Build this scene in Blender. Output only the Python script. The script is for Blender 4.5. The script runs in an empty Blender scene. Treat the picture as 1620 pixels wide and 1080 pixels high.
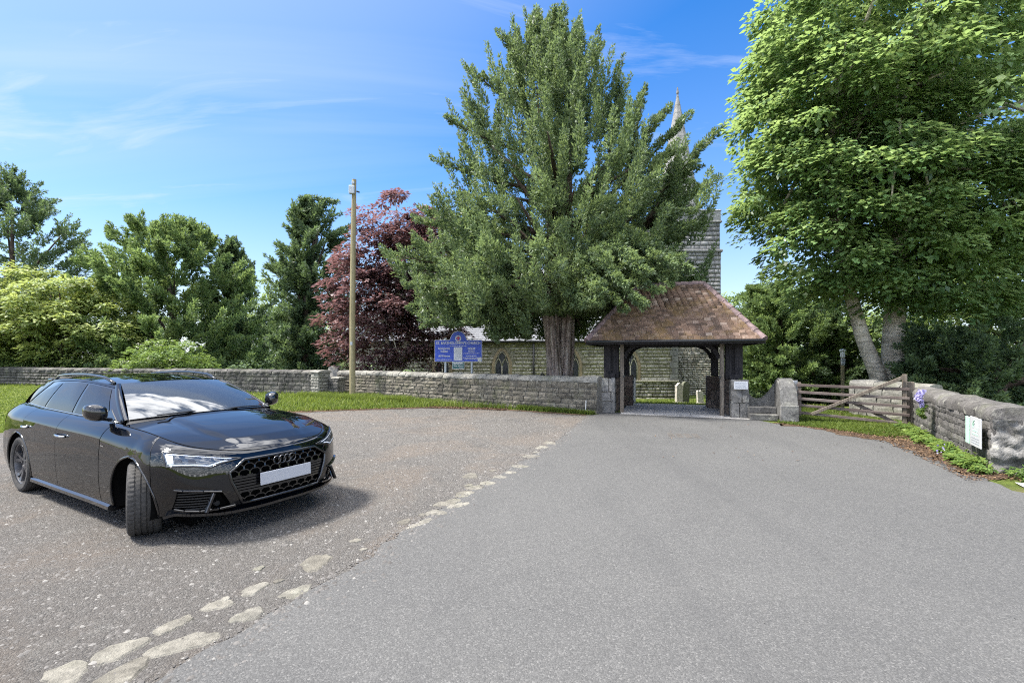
import bpy, bmesh, math, random
import numpy as np
from mathutils import Vector, Matrix
R = math.radians
rng = np.random.default_rng(7)
random.seed(7)
S = bpy.context.scene
C = S.collection

# ------------------------------------------------------------------ camera, sky, sun, exposure
CAM_H, FOC, HOR = 1.6, 745.0, 564.0
cd = bpy.data.cameras.new('camera')
cam = bpy.data.objects.new('camera', cd); C.objects.link(cam)
cam.location = (0, 0, CAM_H); cam.rotation_euler = (R(90), 0, 0)
cd.sensor_width = 36; cd.lens = FOC / 1620 * 36
cd.shift_y = (HOR - 540) / 1620
cd.clip_start = 0.05; cd.clip_end = 900
S.camera = cam

SUN_EL, SUN_AZ = R(58), R(-92)          # azimuth from +Y, negative = towards -X
sun_dir = Vector((math.sin(SUN_AZ) * math.cos(SUN_EL), math.cos(SUN_AZ) * math.cos(SUN_EL), math.sin(SUN_EL)))
W = bpy.data.worlds.new('World'); S.world = W; W.use_nodes = True
def build_world():
    nt = W.node_tree; nt.nodes.clear(); N = nt.nodes; L = nt.links
    out = N.new('ShaderNodeOutputWorld'); bg = N.new('ShaderNodeBackground')
    sky = N.new('ShaderNodeTexSky'); sky.sky_type = 'NISHITA'; sky.sun_disc = False
    sky.sun_elevation = SUN_EL; sky.sun_rotation = SUN_AZ
    sky.altitude = 50; sky.air_density = 1.0; sky.dust_density = 0.6; sky.ozone_density = 2.0
    hs = N.new('ShaderNodeHueSaturation'); hs.inputs['Saturation'].default_value = 1.6; hs.inputs['Value'].default_value = .335
    hs.inputs['Hue'].default_value = 0.507
    L.new(sky.outputs[0], hs.inputs['Color'])
    tc = N.new('ShaderNodeTexCoord'); sep = N.new('ShaderNodeSeparateXYZ'); L.new(tc.outputs['Generated'], sep.inputs[0])
    def m(op, a, b=None, c=None):
        n = N.new('ShaderNodeMath'); n.operation = op
        for k, v in enumerate((a, b, c)):
            if v is None: continue
            if isinstance(v, (int, float)): n.inputs[k].default_value = v
            else: L.new(v, n.inputs[k])
        return n.outputs[0]
    z = m('MAXIMUM', sep.outputs['Z'], 0.02)
    den = m('ADD', z, 0.12)
    u = m('DIVIDE', sep.outputs['X'], den); v = m('DIVIDE', sep.outputs['Y'], den)
    cmb = N.new('ShaderNodeCombineXYZ'); L.new(m('MULTIPLY', u, 0.55), cmb.inputs[0]); L.new(v, cmb.inputs[1])
    cmb.inputs[2].default_value = 5.2
    n1 = N.new('ShaderNodeTexNoise'); n1.inputs['Scale'].default_value = 9.5; n1.inputs['Detail'].default_value = 7; n1.inputs['Roughness'].default_value = .58
    n1.inputs['Distortion'].default_value = .5
    L.new(cmb.outputs[0], n1.inputs['Vector'])
    # broken cloud: overhead as the windscreen reflects; more added behind camera for fill light
    def sm(x, lo, hi):
        n = N.new('ShaderNodeMapRange'); n.interpolation_type = 'SMOOTHSTEP'; L.new(x, n.inputs[0]); n.inputs[1].default_value = lo; n.inputs[2].default_value = hi; return n.outputs[0]
    cov = m('SUBTRACT', 0.82, m('MULTIPLY', m('MAXIMUM', sm(sep.outputs['Z'], .66, .76), m('MULTIPLY', sm(m('MULTIPLY', sep.outputs['Y'], -1.0), -.1, .5), .8)), .41))
    d = m('SUBTRACT', n1.outputs['Fac'], cov)
    mask = m('MULTIPLY', d, 7.0)
    mask.node.use_clamp = True
    n2 = N.new('ShaderNodeTexNoise'); n2.inputs['Scale'].default_value = 1.1; n2.inputs['Detail'].default_value = 9; n2.inputs['Distortion'].default_value = .7
    map2 = N.new('ShaderNodeMapping'); map2.inputs['Scale'].default_value = (.45, 1.5, 1); map2.inputs['Rotation'].default_value = (0, 0, R(28))
    L.new(cmb.outputs[0], map2.inputs[0]); L.new(map2.outputs[0], n2.inputs['Vector'])
    veil = m('MULTIPLY', m('SUBTRACT', n2.outputs['Fac'], 0.44), 3.4); veil.node.use_clamp = True
    n3 = N.new('ShaderNodeTexNoise'); n3.inputs['Scale'].default_value = 1.9; n3.inputs['Detail'].default_value = 10; n3.inputs['Roughness'].default_value = .62; n3.inputs['Distortion'].default_value = .9
    map3 = N.new('ShaderNodeMapping'); map3.inputs['Scale'].default_value = (.8, 1.5, 1); map3.inputs['Rotation'].default_value = (0, 0, R(-20)); map3.inputs['Location'].default_value = (2.3, .7, 1.1)
    L.new(cmb.outputs[0], map3.inputs[0]); L.new(map3.outputs[0], n3.inputs['Vector'])
    wisp = m('MULTIPLY', m('SUBTRACT', n3.outputs['Fac'], 0.55), 4.0); wisp.node.use_clamp = True
    veil = m('ADD', m('MULTIPLY', veil, 0.6), m('MULTIPLY', wisp, 0.9))
    hz = m('POWER', m('SUBTRACT', 1.0, z), 3.0)
    hz = m('MULTIPLY', hz, 0.85)
    dn = N.new('ShaderNodeVectorMath'); dn.operation = 'DOT_PRODUCT'; L.new(tc.outputs['Generated'], dn.inputs[0]); dn.inputs[1].default_value = tuple(sun_dir)
    f = m('MAXIMUM', m('ADD', m('MULTIPLY', veil, .5), m('MULTIPLY', sm(dn.outputs['Value'], .15, .95), .55)), hz); f.node.use_clamp = True
    mx = N.new('ShaderNodeMix'); mx.data_type = 'RGBA'
    L.new(f, mx.inputs['Factor']); L.new(hs.outputs[0], mx.inputs['A']); mx.inputs['B'].default_value = (1.12, 1.24, 1.50, 1)
    m2 = N.new('ShaderNodeMix'); m2.data_type = 'RGBA'
    L.new(m('MULTIPLY', mask, 0.85), m2.inputs['Factor']); L.new(mx.outputs['Result'], m2.inputs['A']); m2.inputs['B'].default_value = (7.6, 7.65, 7.8, 1)
    L.new(m2.outputs['Result'], bg.inputs['Color'])
    bg.inputs['Strength'].default_value = 0.15
    L.new(bg.outputs[0], out.inputs[0])
build_world()
sl = bpy.data.lights.new('sun', 'SUN'); so = bpy.data.objects.new('sun', sl); C.objects.link(so)
sl.energy = 2.05; sl.angle = R(10); sl.color = (1, .955, .88)
so.rotation_euler = sun_dir.to_track_quat('Z', 'Y').to_euler(); so.location = (-15, 20, 40)
S.view_settings.view_transform = 'Standard'; S.view_settings.look = 'None'
S.view_settings.exposure = 2.45; S.view_settings.gamma = 1; S.view_settings.use_curve_mapping = False
S.render.engine = 'CYCLES'
S.cycles.use_denoising = False; S.cycles.filter_width = 1.1
S.cycles.max_bounces = 8; S.cycles.diffuse_bounces = 4; S.cycles.glossy_bounces = 3; S.cycles.transmission_bounces = 4; S.cycles.transparent_max_bounces = 8

def PX(px, Y): return (px - 810) * Y / FOC
def PZ(py, Y): return CAM_H + (HOR - py) * Y / FOC

# ------------------------------------------------------------------ materials
MATS = {}
class NT:
    def __init__(s, name):
        s.m = bpy.data.materials.new(name); s.m.use_nodes = True
        s.t = s.m.node_tree; s.N = s.t.nodes; s.L = s.t.links
        s.b = s.N['Principled BSDF']; s.out = s.N['Material Output']; MATS[name] = s.m
    def n(s, typ, **kw):
        o = s.N.new(typ)
        for k, v in kw.items():
            if hasattr(o, k): setattr(o, k, v)
            else: s.set(o.inputs[k.replace('_', ' ')], v)
        return o
    def set(s, inp, v):
        if isinstance(v, bpy.types.NodeSocket): s.L.new(v, inp)
        elif isinstance(v, tuple) and len(v) == 3 and inp.type == 'RGBA': inp.default_value = (*v, 1)
        else: inp.default_value = v
    def pos(s, kind='world'):
        if kind == 'world':
            return s.N.new('ShaderNodeNewGeometry').outputs['Position']
        return s.N.new('ShaderNodeTexCoord').outputs['Object']
    def noise(s, scale, vec=None, detail=4, rough=.55, dist=0):
        o = s.n('ShaderNodeTexNoise'); o.inputs['Scale'].default_value = scale; o.inputs['Detail'].default_value = detail
        o.inputs['Roughness'].default_value = rough; o.inputs['Distortion'].default_value = dist
        s.L.new(vec if vec is not None else s.pos(), o.inputs['Vector']); return o.outputs['Fac']
    def ramp(s, fac, stops):
        o = s.N.new('ShaderNodeValToRGB'); e = o.color_ramp.elements
        while len(e) < len(stops): e.new(.5)
        for k, (p, c) in enumerate(stops):
            e[k].position = p; e[k].color = (*c, 1) if len(c) == 3 else c
        s.L.new(fac, o.inputs[0]); return o.outputs['Color']
    def mix(s, f, a, b, mode='MIX'):
        o = s.N.new('ShaderNodeMix'); o.data_type = 'RGBA'; o.blend_type = mode
        s.set(o.inputs['Factor'], f); s.set(o.inputs['A'], a); s.set(o.inputs['B'], b); return o.outputs['Result']
    def math(s, op, a, b=0.0, c=None, clamp=False):
        o = s.N.new('ShaderNodeMath'); o.operation = op; o.use_clamp = clamp
        s.set(o.inputs[0], a); s.set(o.inputs[1], b)
        if c is not None: s.set(o.inputs[2], c)
        return o.outputs[0]
    def mask(s, x, lo, hi):
        o = s.N.new('ShaderNodeMapRange'); o.interpolation_type = 'SMOOTHSTEP'
        s.L.new(x, o.inputs[0]); o.inputs[1].default_value = lo; o.inputs[2].default_value = hi; return o.outputs[0]
    def attr(s, name='tint'):
        o = s.N.new('ShaderNodeAttribute'); o.attribute_name = name; return o.outputs['Fac']
    def rnd(s): return s.N.new('ShaderNodeObjectInfo').outputs['Random']
    def bump(s, h, strength=.3, dist=.02, prev=None):
        o = s.N.new('ShaderNodeBump'); o.inputs['Strength'].default_value = strength; o.inputs['Distance'].default_value = dist
        s.L.new(h, o.inputs['Height'])
        if prev is not None: s.L.new(prev, o.inputs['Normal'])
        s.L.new(o.outputs[0], s.b.inputs['Normal']); return o.outputs[0]
    def col(s, v): s.set(s.b.inputs['Base Color'], v)
    def rough(s, v): s.set(s.b.inputs['Roughness'], v)
    def spec(s, v): s.set(s.b.inputs['Specular IOR Level'], v)

def plain(name, col, rough=.5, metal=0, spec=.5, coat=0, ior=None, grain=0.0):
    t = NT(name)
    if grain:
        f = t.noise(9, t.pos('object'), 5)
        t.col(t.mix(t.mask(f, .3, .7), tuple(c * (1 - grain) for c in col), tuple(min(1, c * (1 + grain)) for c in col)))
    else: t.col(col)
    t.rough(rough); t.b.inputs['Metallic'].default_value = metal; t.spec(spec)
    if coat: t.b.inputs['Coat Weight'].default_value = coat; t.b.inputs['Coat Roughness'].default_value = .03
    if ior: t.b.inputs['IOR'].default_value = ior
    return t.m

def leaf_mat(name, c0, c1, c2, trans=.35, tcol=None, rough=.5, spec=.35):
    """three colours over the per-leaf tint attribute (0 old growth .. 1 young growth)"""
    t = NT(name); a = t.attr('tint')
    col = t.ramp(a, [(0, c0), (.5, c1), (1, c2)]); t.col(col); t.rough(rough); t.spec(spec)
    tr = t.N.new('ShaderNodeBsdfTranslucent'); mx = t.N.new('ShaderNodeMixShader')
    g = t.mix(.75, col, tcol or (.30, .42, .06)); t.L.new(g, tr.inputs['Color'])
    mx.inputs[0].default_value = trans
    t.L.new(t.b.outputs[0], mx.inputs[1]); t.L.new(tr.outputs[0], mx.inputs[2]); t.L.new(mx.outputs[0], t.out.inputs[0]); return t.m

def stone_mat(name, a, b, c, soot=.6, moss=.35, bump=.5, lichen=.35):
    t = NT(name); p = t.pos(); r = t.rnd()
    tt = t.attr('tint')
    k = t.math('FRACT', t.math('ADD', t.math('MULTIPLY', r, 3.7), tt))
    base = t.ramp(k, [(0, a), (.5, b), (1, c)])
    f1 = t.noise(14, p, 8, .65); base = t.mix(t.mask(f1, .25, .75), t.mix(.5, base, (0, 0, 0)), base)
    f2 = t.noise(1.1, p, 6, .6, .6); base = t.mix(t.math('MULTIPLY', t.mask(f2, .47, .66), soot), base, (.035, .034, .033))
    f3 = t.noise(4.5, p, 8, .7); base = t.mix(t.math('MULTIPLY', t.mask(f3, .56, .68), lichen), base, (.46, .45, .38))
    f4 = t.noise(2.3, p, 6, .6); base = t.mix(t.math('MULTIPLY', t.mask(f4, .5, .7), moss), base, (.085, .10, .035))
    t.col(base); t.rough(.92); t.spec(.2)
    h = t.math('ADD', t.noise(22, p, 8, .7), t.math('MULTIPLY', t.noise(90, p, 4), .35)); t.bump(h, bump, .035); return t.m

def build_mats():
    # asphalt: pale worn tarmac with chippings
    t = NT('asphalt'); p = t.pos()
    v = t.n('ShaderNodeTexVoronoi'); v.inputs['Scale'].default_value = 125; t.L.new(p, v.inputs['Vector'])
    sp = t.N.new('ShaderNodeSeparateColor'); t.L.new(v.outputs['Color'], sp.inputs[0])
    c = t.ramp(sp.outputs[0], [(0, (.0498, .0495, .0489)), (.5, (.0714, .0705, .0691)), (.88, (.0921, .0909, .0888)), (1, (.1363, .1335, .1288))])
    c = t.mix(t.mask(t.noise(.28, p, 5, .6, .6), .34, .68), t.mix(.22, c, (.0564, .0564, .0573)), t.mix(.22, c, (.1081, .1062, .1025)))
    mp = t.N.new('ShaderNodeMapping'); mp.inputs['Rotation'].default_value = (0, 0, R(20)); mp.inputs['Scale'].default_value = (1.1, .09, 1); t.L.new(p, mp.inputs[0])
    c = t.mix(t.math('MULTIPLY', t.mask(t.noise(1.0, mp.outputs[0], 5, .6), .50, .64), .20), c, (.0489, .0489, .0498))
    c = t.mix(t.math('MULTIPLY', t.mask(t.noise(1.7, p, 8, .7, 1.0), .55, .72), .28), c, (.0470, .0470, .0489))
    c = t.mix(t.math('MULTIPLY', t.mask(t.noise(6.5, p, 6, .7), .60, .70), .25), c, (.1175, .1128, .1053))
    v2 = t.n('ShaderNodeTexVoronoi'); v2.inputs['Scale'].default_value = 11; t.L.new(p, v2.inputs['Vector'])
    c = t.mix(t.math('MULTIPLY', t.math('LESS_THAN', v2.outputs['Distance'], .07), t.math('GREATER_THAN', t.noise(30, p, 2), .60)), c, (.0169, .0169, .0169))
    t.col(c); t.rough(.85); t.spec(.3)
    h = t.math('SUBTRACT', 1.0, v.outputs['Distance']); t.bump(h, .5, .005)
    # compacted gravel
    t = NT('gravel'); p = t.pos()
    v = t.n('ShaderNodeTexVoronoi'); v.inputs['Scale'].default_value = 95; t.L.new(p, v.inputs['Vector'])
    sp = t.N.new('ShaderNodeSeparateColor'); t.L.new(v.outputs['Color'], sp.inputs[0])
    c = t.ramp(sp.outputs[0], [(0, (.0959, .0910, .0849)), (.5, (.1512, .1430, .1336)), (.88, (.2066, .1968, .1841)), (1, (.3135, .3008, .2798))])
    c = t.mix(t.mask(t.noise(8, p, 9, .75), .42, .66), t.mix(.8, c, (.1512, .1394, .1282)), c)
    c = t.mix(t.math('MULTIPLY', t.mask(t.noise(.5, p, 7, .65, .8), .46, .62), .5), c, (.1991, .1635, .1336))
    c = t.mix(t.math('MULTIPLY', t.mask(t.noise(.8, p, 6, .62, .3), .52, .68), .4), c, (.0922, .0910, .0884))
    c = t.mix(t.math('MULTIPLY', t.mask(t.noise(2.6, p, 7, .7), .55, .68), .4), c, (.2305, .2210, .2022))
    c = t.mix(t.math('MULTIPLY', t.mask(t.noise(22, p, 8, .75), .54, .66), .42), c, (.0612, .0563, .0528))
    c = t.mix(t.math('MULTIPLY', t.mask(t.noise(31, p, 6, .7), .62, .72), .28), c, (.2584, .2452, .2270))
    t.col(c); t.rough(.95); t.spec(.2)
    h = t.math('ADD', t.math('MULTIPLY', v.outputs['Distance'], -1.0), t.math('MULTIPLY', t.noise(11, p, 10, .78), 4.2)); t.bump(h, 1.0, .02)
    t = NT('chippings'); a = t.attr('tint')
    t.col(t.ramp(a, [(0, (.058, .054, .051)), (.5, (.102, .096, .091)), (.9, (.138, .131, .124)), (1, (.19, .183, .172))])); t.rough(.9); t.spec(.15)
    # soil and litter
    t = NT('soil'); p = t.pos()
    c = t.ramp(t.noise(18, p, 8, .7), [(.3, (.05, .034, .024)), (.55, (.095, .065, .045)), (.75, (.14, .10, .07))]); t.col(c); t.rough(1); t.spec(.1)
    t.bump(t.noise(35, p, 6, .7), .8, .03)
    t = NT('litter'); a = t.attr('tint'); t.col(t.ramp(a, [(0, (.04, .024, .017)), (.5, (.085, .052, .034)), (1, (.19, .125, .07))])); t.rough(.9); t.spec(.15)
    # turf under the blades
    t = NT('turf'); p = t.pos()
    c = t.ramp(t.noise(.8, p, 6, .65), [(.35, (.0700, .0945, .0210)), (.5, (.1155, .1505, .0315)), (.66, (.1820, .1960, .0560))])
    c = t.mix(t.mask(t.noise(38, p, 6, .75), .35, .65), t.mix(.6, c, (.0210, .0245, .0084)), c)
    c = t.mix(t.math('MULTIPLY', t.mask(t.noise(.6, p, 7, .7), .56, .66), .7), c, (.1120, .0840, .0525))
    t.col(c); t.rough(1); t.spec(.1); t.bump(t.noise(60, p, 5, .7), .8, .03)
    t = NT('yard_ground'); p = t.pos()
    c = t.ramp(t.noise(1.2, p, 7, .7), [(.35, (.03, .035, .015)), (.55, (.06, .075, .02)), (.7, (.08, .07, .035))]); t.col(c); t.rough(1); t.spec(.1)
    t.bump(t.noise(40, p, 6, .7), .8, .04)
    # flag stones of the gate floor
    t = NT('paving'); p = t.pos(); c = t.ramp(t.noise(3, p, 8, .65), [(.3, (.2071, .2007, .1943)), (.6, (.3493, .3365, .3233)), (.8, (.4659, .4528, .4272))]); t.col(c); t.rough(.8); t.spec(.3)
    t.bump(t.noise(30, p, 6), .3, .01)
    # bark
    def bark(name, a, b, cc, sc=(9, 9, 1.6), bands=False, st=.9):
        t = NT(name); p = t.pos('object'); mp = t.N.new('ShaderNodeMapping'); mp.inputs['Scale'].default_value = sc; t.L.new(p, mp.inputs[0])
        f = t.noise(1.0, mp.outputs[0], 8, .65, .4); c = t.ramp(f, [(.3, a), (.5, b), (.7, cc)])
        g = t.noise(3.5, p, 6); c = t.mix(t.math('MULTIPLY', t.mask(g, .5, .7), .5), c, tuple(x * .45 for x in b))
        t.col(c); t.rough(.9); t.spec(.2); t.bump(f, st, .05)
    bark('yew_bark', (.0605, .0398, .0333), (.2860, .2321, .2042), (.5060, .4774, .4234), (8, 8, 1.3), st=1.0)
    bark('grey_bark', (.2262, .1979, .1602), (.4713, .4241, .3487), (.7163, .6597, .5655), (3, 3, 16), st=.35)
    bark('dark_bark', (.03, .022, .017), (.07, .052, .04), (.13, .10, .08))
    # timber
    def timber(name, a, b, cc, sc=(30, 30, 2)):
        t = NT(name); p = t.pos('object'); mp = t.N.new('ShaderNodeMapping'); mp.inputs['Scale'].default_value = sc; t.L.new(p, mp.inputs[0])
        f = t.noise(1, mp.outputs[0], 7, .6, .3); c = t.ramp(f, [(.3, a), (.52, b), (.72, cc)])
        c = t.mix(t.math('MULTIPLY', t.rnd(), .3), c, a)
        t.col(c); t.rough(.8); t.spec(.25); t.bump(f, .4, .01)
    timber('black_timber', (.010, .009, .010), (.022, .020, .022), (.05, .045, .044))
    timber('grey_timber', (.07, .056, .043), (.145, .122, .098), (.24, .21, .17))
    timber('rail_timber', (.055, .04, .036), (.12, .095, .085), (.26, .23, .20), (2, 30, 30))
    timber('pole_timber', (.17, .14, .075), (.28, .245, .145), (.36, .325, .21), (14, 14, .8))
    stone_mat('wall_stone', (.1400, .1254, .1001), (.2000, .1805, .1436), (.2650, .2375, .1914), .62, .35, .6, .3)
    stone_mat('dark_wall_stone', (.08, .077, .074), (.125, .12, .112), (.18, .17, .155), .7, .2, .7, .3)
    stone_mat('coping_stone', (.22, .212, .19), (.285, .275, .245), (.35, .335, .30), .3, .28, .4, .5)
    stone_mat('mortar', (.1500, .1438, .1250), (.1875, .1750, .1500), (.2125, .2000, .1750), .5, .3, .6, .2)
    stone_mat('rendered_stone', (.21, .205, .20), (.27, .262, .25), (.34, .33, .31), .75, .08, .9, .5)
    stone_mat('stile_stone', (.10, .099, .096), (.135, .132, .127), (.17, .166, .158), .6, .12, .5, .35)
    stone_mat('pier_stone', (.1872, .1833, .1755), (.2496, .2418, .2301), (.3120, .3003, .2808), .65, .12, .5, .5)
    stone_mat('gate_inner_stone', (.10, .075, .062), (.15, .115, .095), (.21, .17, .145), .6, .1, .4, .15)
    stone_mat('right_wall_stone', (.115, .108, .102), (.155, .147, .14), (.20, .19, .18), .55, .22, .6, .45)
    stone_mat('church_stone', (.37, .35, .27), (.47, .445, .35), (.57, .545, .45), .30, .22, .3, .25)
    stone_mat('church_mortar', (.30, .285, .22), (.34, .32, .25), (.38, .36, .29), .2, .3, .3, .2)
    stone_mat('tower_stone', (.2688, .2520, .2072), (.3696, .3528, .3024), (.4704, .4536, .4032), .45, .2, .8, .3)
    stone_mat('ashlar', (.25, .247, .24), (.31, .305, .295), (.37, .365, .35), .35, .12, .3, .3)
    stone_mat('ochre_stone', (.34, .27, .17), (.42, .34, .23), (.48, .40, .29), .2, .15, .3, .2)
    stone_mat('kerb_stone_mat', (.1917, .1771, .1486), (.2343, .2197, .1875), (.2697, .2551, .2196), .25, .12, .8, .3)
    stone_mat('grave_dark', (.12, .12, .10), (.15, .15, .12), (.18, .18, .15), .4, .4, .4, .3)
    stone_mat('grave_light', (.50, .46, .40), (.56, .52, .46), (.60, .55, .5), .1, .1, .2, .3)
    # roof tiles
    t = NT('clay_tile'); p = t.pos(); k = t.math('FRACT', t.math('ADD', t.math('MULTIPLY', t.rnd(), 5.3), t.attr('tint')))
    c = t.ramp(k, [(0, (.075, .052, .040)), (.3, (.115, .075, .056)), (.7, (.155, .102, .076)), (.94, (.20, .14, .108)), (1, (.28, .22, .18))])
    c = t.mix(t.math('MULTIPLY', t.mask(t.noise(1.5, p, 7, .7), .46, .62), .75), c, (.13, .085, .035))
    c = t.mix(t.math('MULTIPLY', t.mask(t.noise(30, p, 5, .7), .60, .68), .55), c, (.5, .47, .42))
    c = t.mix(t.math('MULTIPLY', t.mask(t.noise(17, p, 5, .7), .57, .66), .65), c, (.055, .04, .03))
    t.col(c); t.rough(.9); t.spec(.2); t.bump(t.noise(40, p, 6, .7), .5, .012)
    plain('ridge_tile', (.15, .105, .105), .8, grain=.4)
    plain('slate', (.1512, .1554, .1680), .5, grain=.15)
    plain('sapling', (.05, .06, .02), .8)
    # car
    t = NT('car_paint'); t.col((.0009, .0014, .0028)); t.rough(.5); t.spec(.0)
    t.b.inputs['Coat Weight'].default_value = 1.0; t.b.inputs['Coat Roughness'].default_value = .02; t.b.inputs['Coat IOR'].default_value = 1.62
    plain('car_glass', (.010, .010, .010), .02, spec=.5, ior=1.5)
    plain('windscreen_glass', (.012, .016, .018), .012, spec=.9, ior=1.75)
    plain('black_plastic', (.010, .010, .011), .42, spec=.4)
    plain('gloss_black', (.004, .004, .005), .12, coat=.7)
    plain('dark_void', (.003, .003, .003), .9, spec=.1)
    plain('chrome', (.55, .56, .58), .16, metal=1)
    plain('dark_chrome', (.10, .10, .105), .2, metal=1)
    plain('rim_metal', (.15, .15, .16), .32, metal=.8)
    plain('disc_metal', (.22, .22, .23), .35, metal=1)
    plain('number_plate', (.3604, .3661, .3894), .5)
    plain('lamp_lens', (.05, .06, .075), .04, spec=1.0, ior=1.6)
    plain('lamp_white', (.72, .75, .80), .25)
    plain('red_lens', (.18, .006, .008), .1)
    t = NT('tyre_rubber'); p = t.pos('object'); f = t.noise(40, p, 5); t.col(t.ramp(f, [(.3, (.028, .027, .026)), (.7, (.062, .059, .056))])); t.rough(.8); t.spec(.3)
    # signs
    plain('sign_blue', (.0127, .0495, .3564), .45, grain=.06)
    plain('sign_white', (.4353, .4409, .4464), .5)
    plain('sign_red', (.45, .04, .05), .5)
    plain('sign_paper', (.4434, .4569, .4838), .5)
    plain('sign_green', (.015, .09, .085), .5)
    plain('pale_green', (.42, .62, .50), .5)
    plain('print_grey', (.30, .32, .34), .6)
    plain('zinc', (.36, .39, .41), .45, metal=.35)
    plain('white_plastic', (.5441, .5441, .5301), .5)
    plain('black_iron', (.012, .012, .013), .5)
    plain('lead_glass', (.018, .022, .032), .22, spec=.6)
    plain('lamp_glass', (.60, .63, .62), .2)
    # foliage
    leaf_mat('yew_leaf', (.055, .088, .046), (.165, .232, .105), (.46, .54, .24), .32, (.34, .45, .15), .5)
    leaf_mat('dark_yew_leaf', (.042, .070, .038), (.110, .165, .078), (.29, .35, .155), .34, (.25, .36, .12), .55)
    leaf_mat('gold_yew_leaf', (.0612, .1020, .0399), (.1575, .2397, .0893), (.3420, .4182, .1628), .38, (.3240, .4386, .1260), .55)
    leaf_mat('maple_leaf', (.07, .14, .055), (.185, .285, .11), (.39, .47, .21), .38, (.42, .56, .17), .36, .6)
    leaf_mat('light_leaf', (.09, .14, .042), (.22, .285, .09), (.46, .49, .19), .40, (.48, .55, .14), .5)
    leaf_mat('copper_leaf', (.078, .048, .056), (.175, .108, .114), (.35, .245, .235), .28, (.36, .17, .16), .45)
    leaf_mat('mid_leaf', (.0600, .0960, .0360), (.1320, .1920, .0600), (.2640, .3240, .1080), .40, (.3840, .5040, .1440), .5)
    leaf_mat('grass_blade', (.0477, .0720, .0149), (.1043, .1498, .0268), (.1967, .2190, .0596), .38, (.2147, .2881, .0418), .6, .2)
    leaf_mat('weed_leaf', (.0413, .0825, .0188), (.0975, .1650, .0375), (.1875, .2475, .0600), .38, (.2550, .3600, .0750), .5)
    leaf_mat('elder_flower', (.55, .55, .42), (.68, .68, .55), (.8, .8, .7), .2, (.6, .6, .5))
    leaf_mat('violet_petal', (.2500, .2160, .4750), (.4000, .3645, .6270), (.6000, .5805, .7600), .25, (.5000, .4725, .7600))
build_mats()
M = MATS

# ------------------------------------------------------------------ object helpers
def link(o, parent=None):
    C.objects.link(o)
    if parent is not None: o.parent = parent
    return o
def tag(o, label=None, cat=None, group=None, kind=None):
    if label: o['label'] = label
    if cat: o['category'] = cat
    if group: o['group'] = group
    if kind: o['kind'] = kind
    return o
def empty(name, loc=(0, 0, 0), rz=0, label=None, cat=None, group=None):
    o = bpy.data.objects.new(name, None); o.empty_display_size = .2; link(o); o.location = loc; o.rotation_euler = (0, 0, rz)
    return tag(o, label, cat, group)
def np_mesh(name, V, F, tint=None, smooth=False):
    """V (n,3), F (m,k) int array with k = 3 or 4; tint per face"""
    me = bpy.data.meshes.new(name); V = np.asarray(V, np.float32); F = np.asarray(F, np.int32); k = F.shape[1]
    me.vertices.add(len(V)); me.vertices.foreach_set('co', V.ravel())
    me.loops.add(F.size); me.loops.foreach_set('vertex_index', F.ravel())
    me.polygons.add(len(F)); me.polygons.foreach_set('loop_start', np.arange(0, F.size, k, dtype=np.int32))
    if smooth: me.polygons.foreach_set('use_smooth', np.ones(len(F), bool))
    if tint is not None:
        a = me.attributes.new('tint', 'FLOAT', 'FACE'); a.data.foreach_set('value', np.asarray(tint, np.float32))
    me.update(calc_edges=True); return me
def np_obj(name, V, F, mat, parent=None, tint=None, smooth=False):
    me = np_mesh(name, V, F, tint, smooth); me.materials.append(M[mat]); return link(bpy.data.objects.new(name, me), parent)

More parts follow.
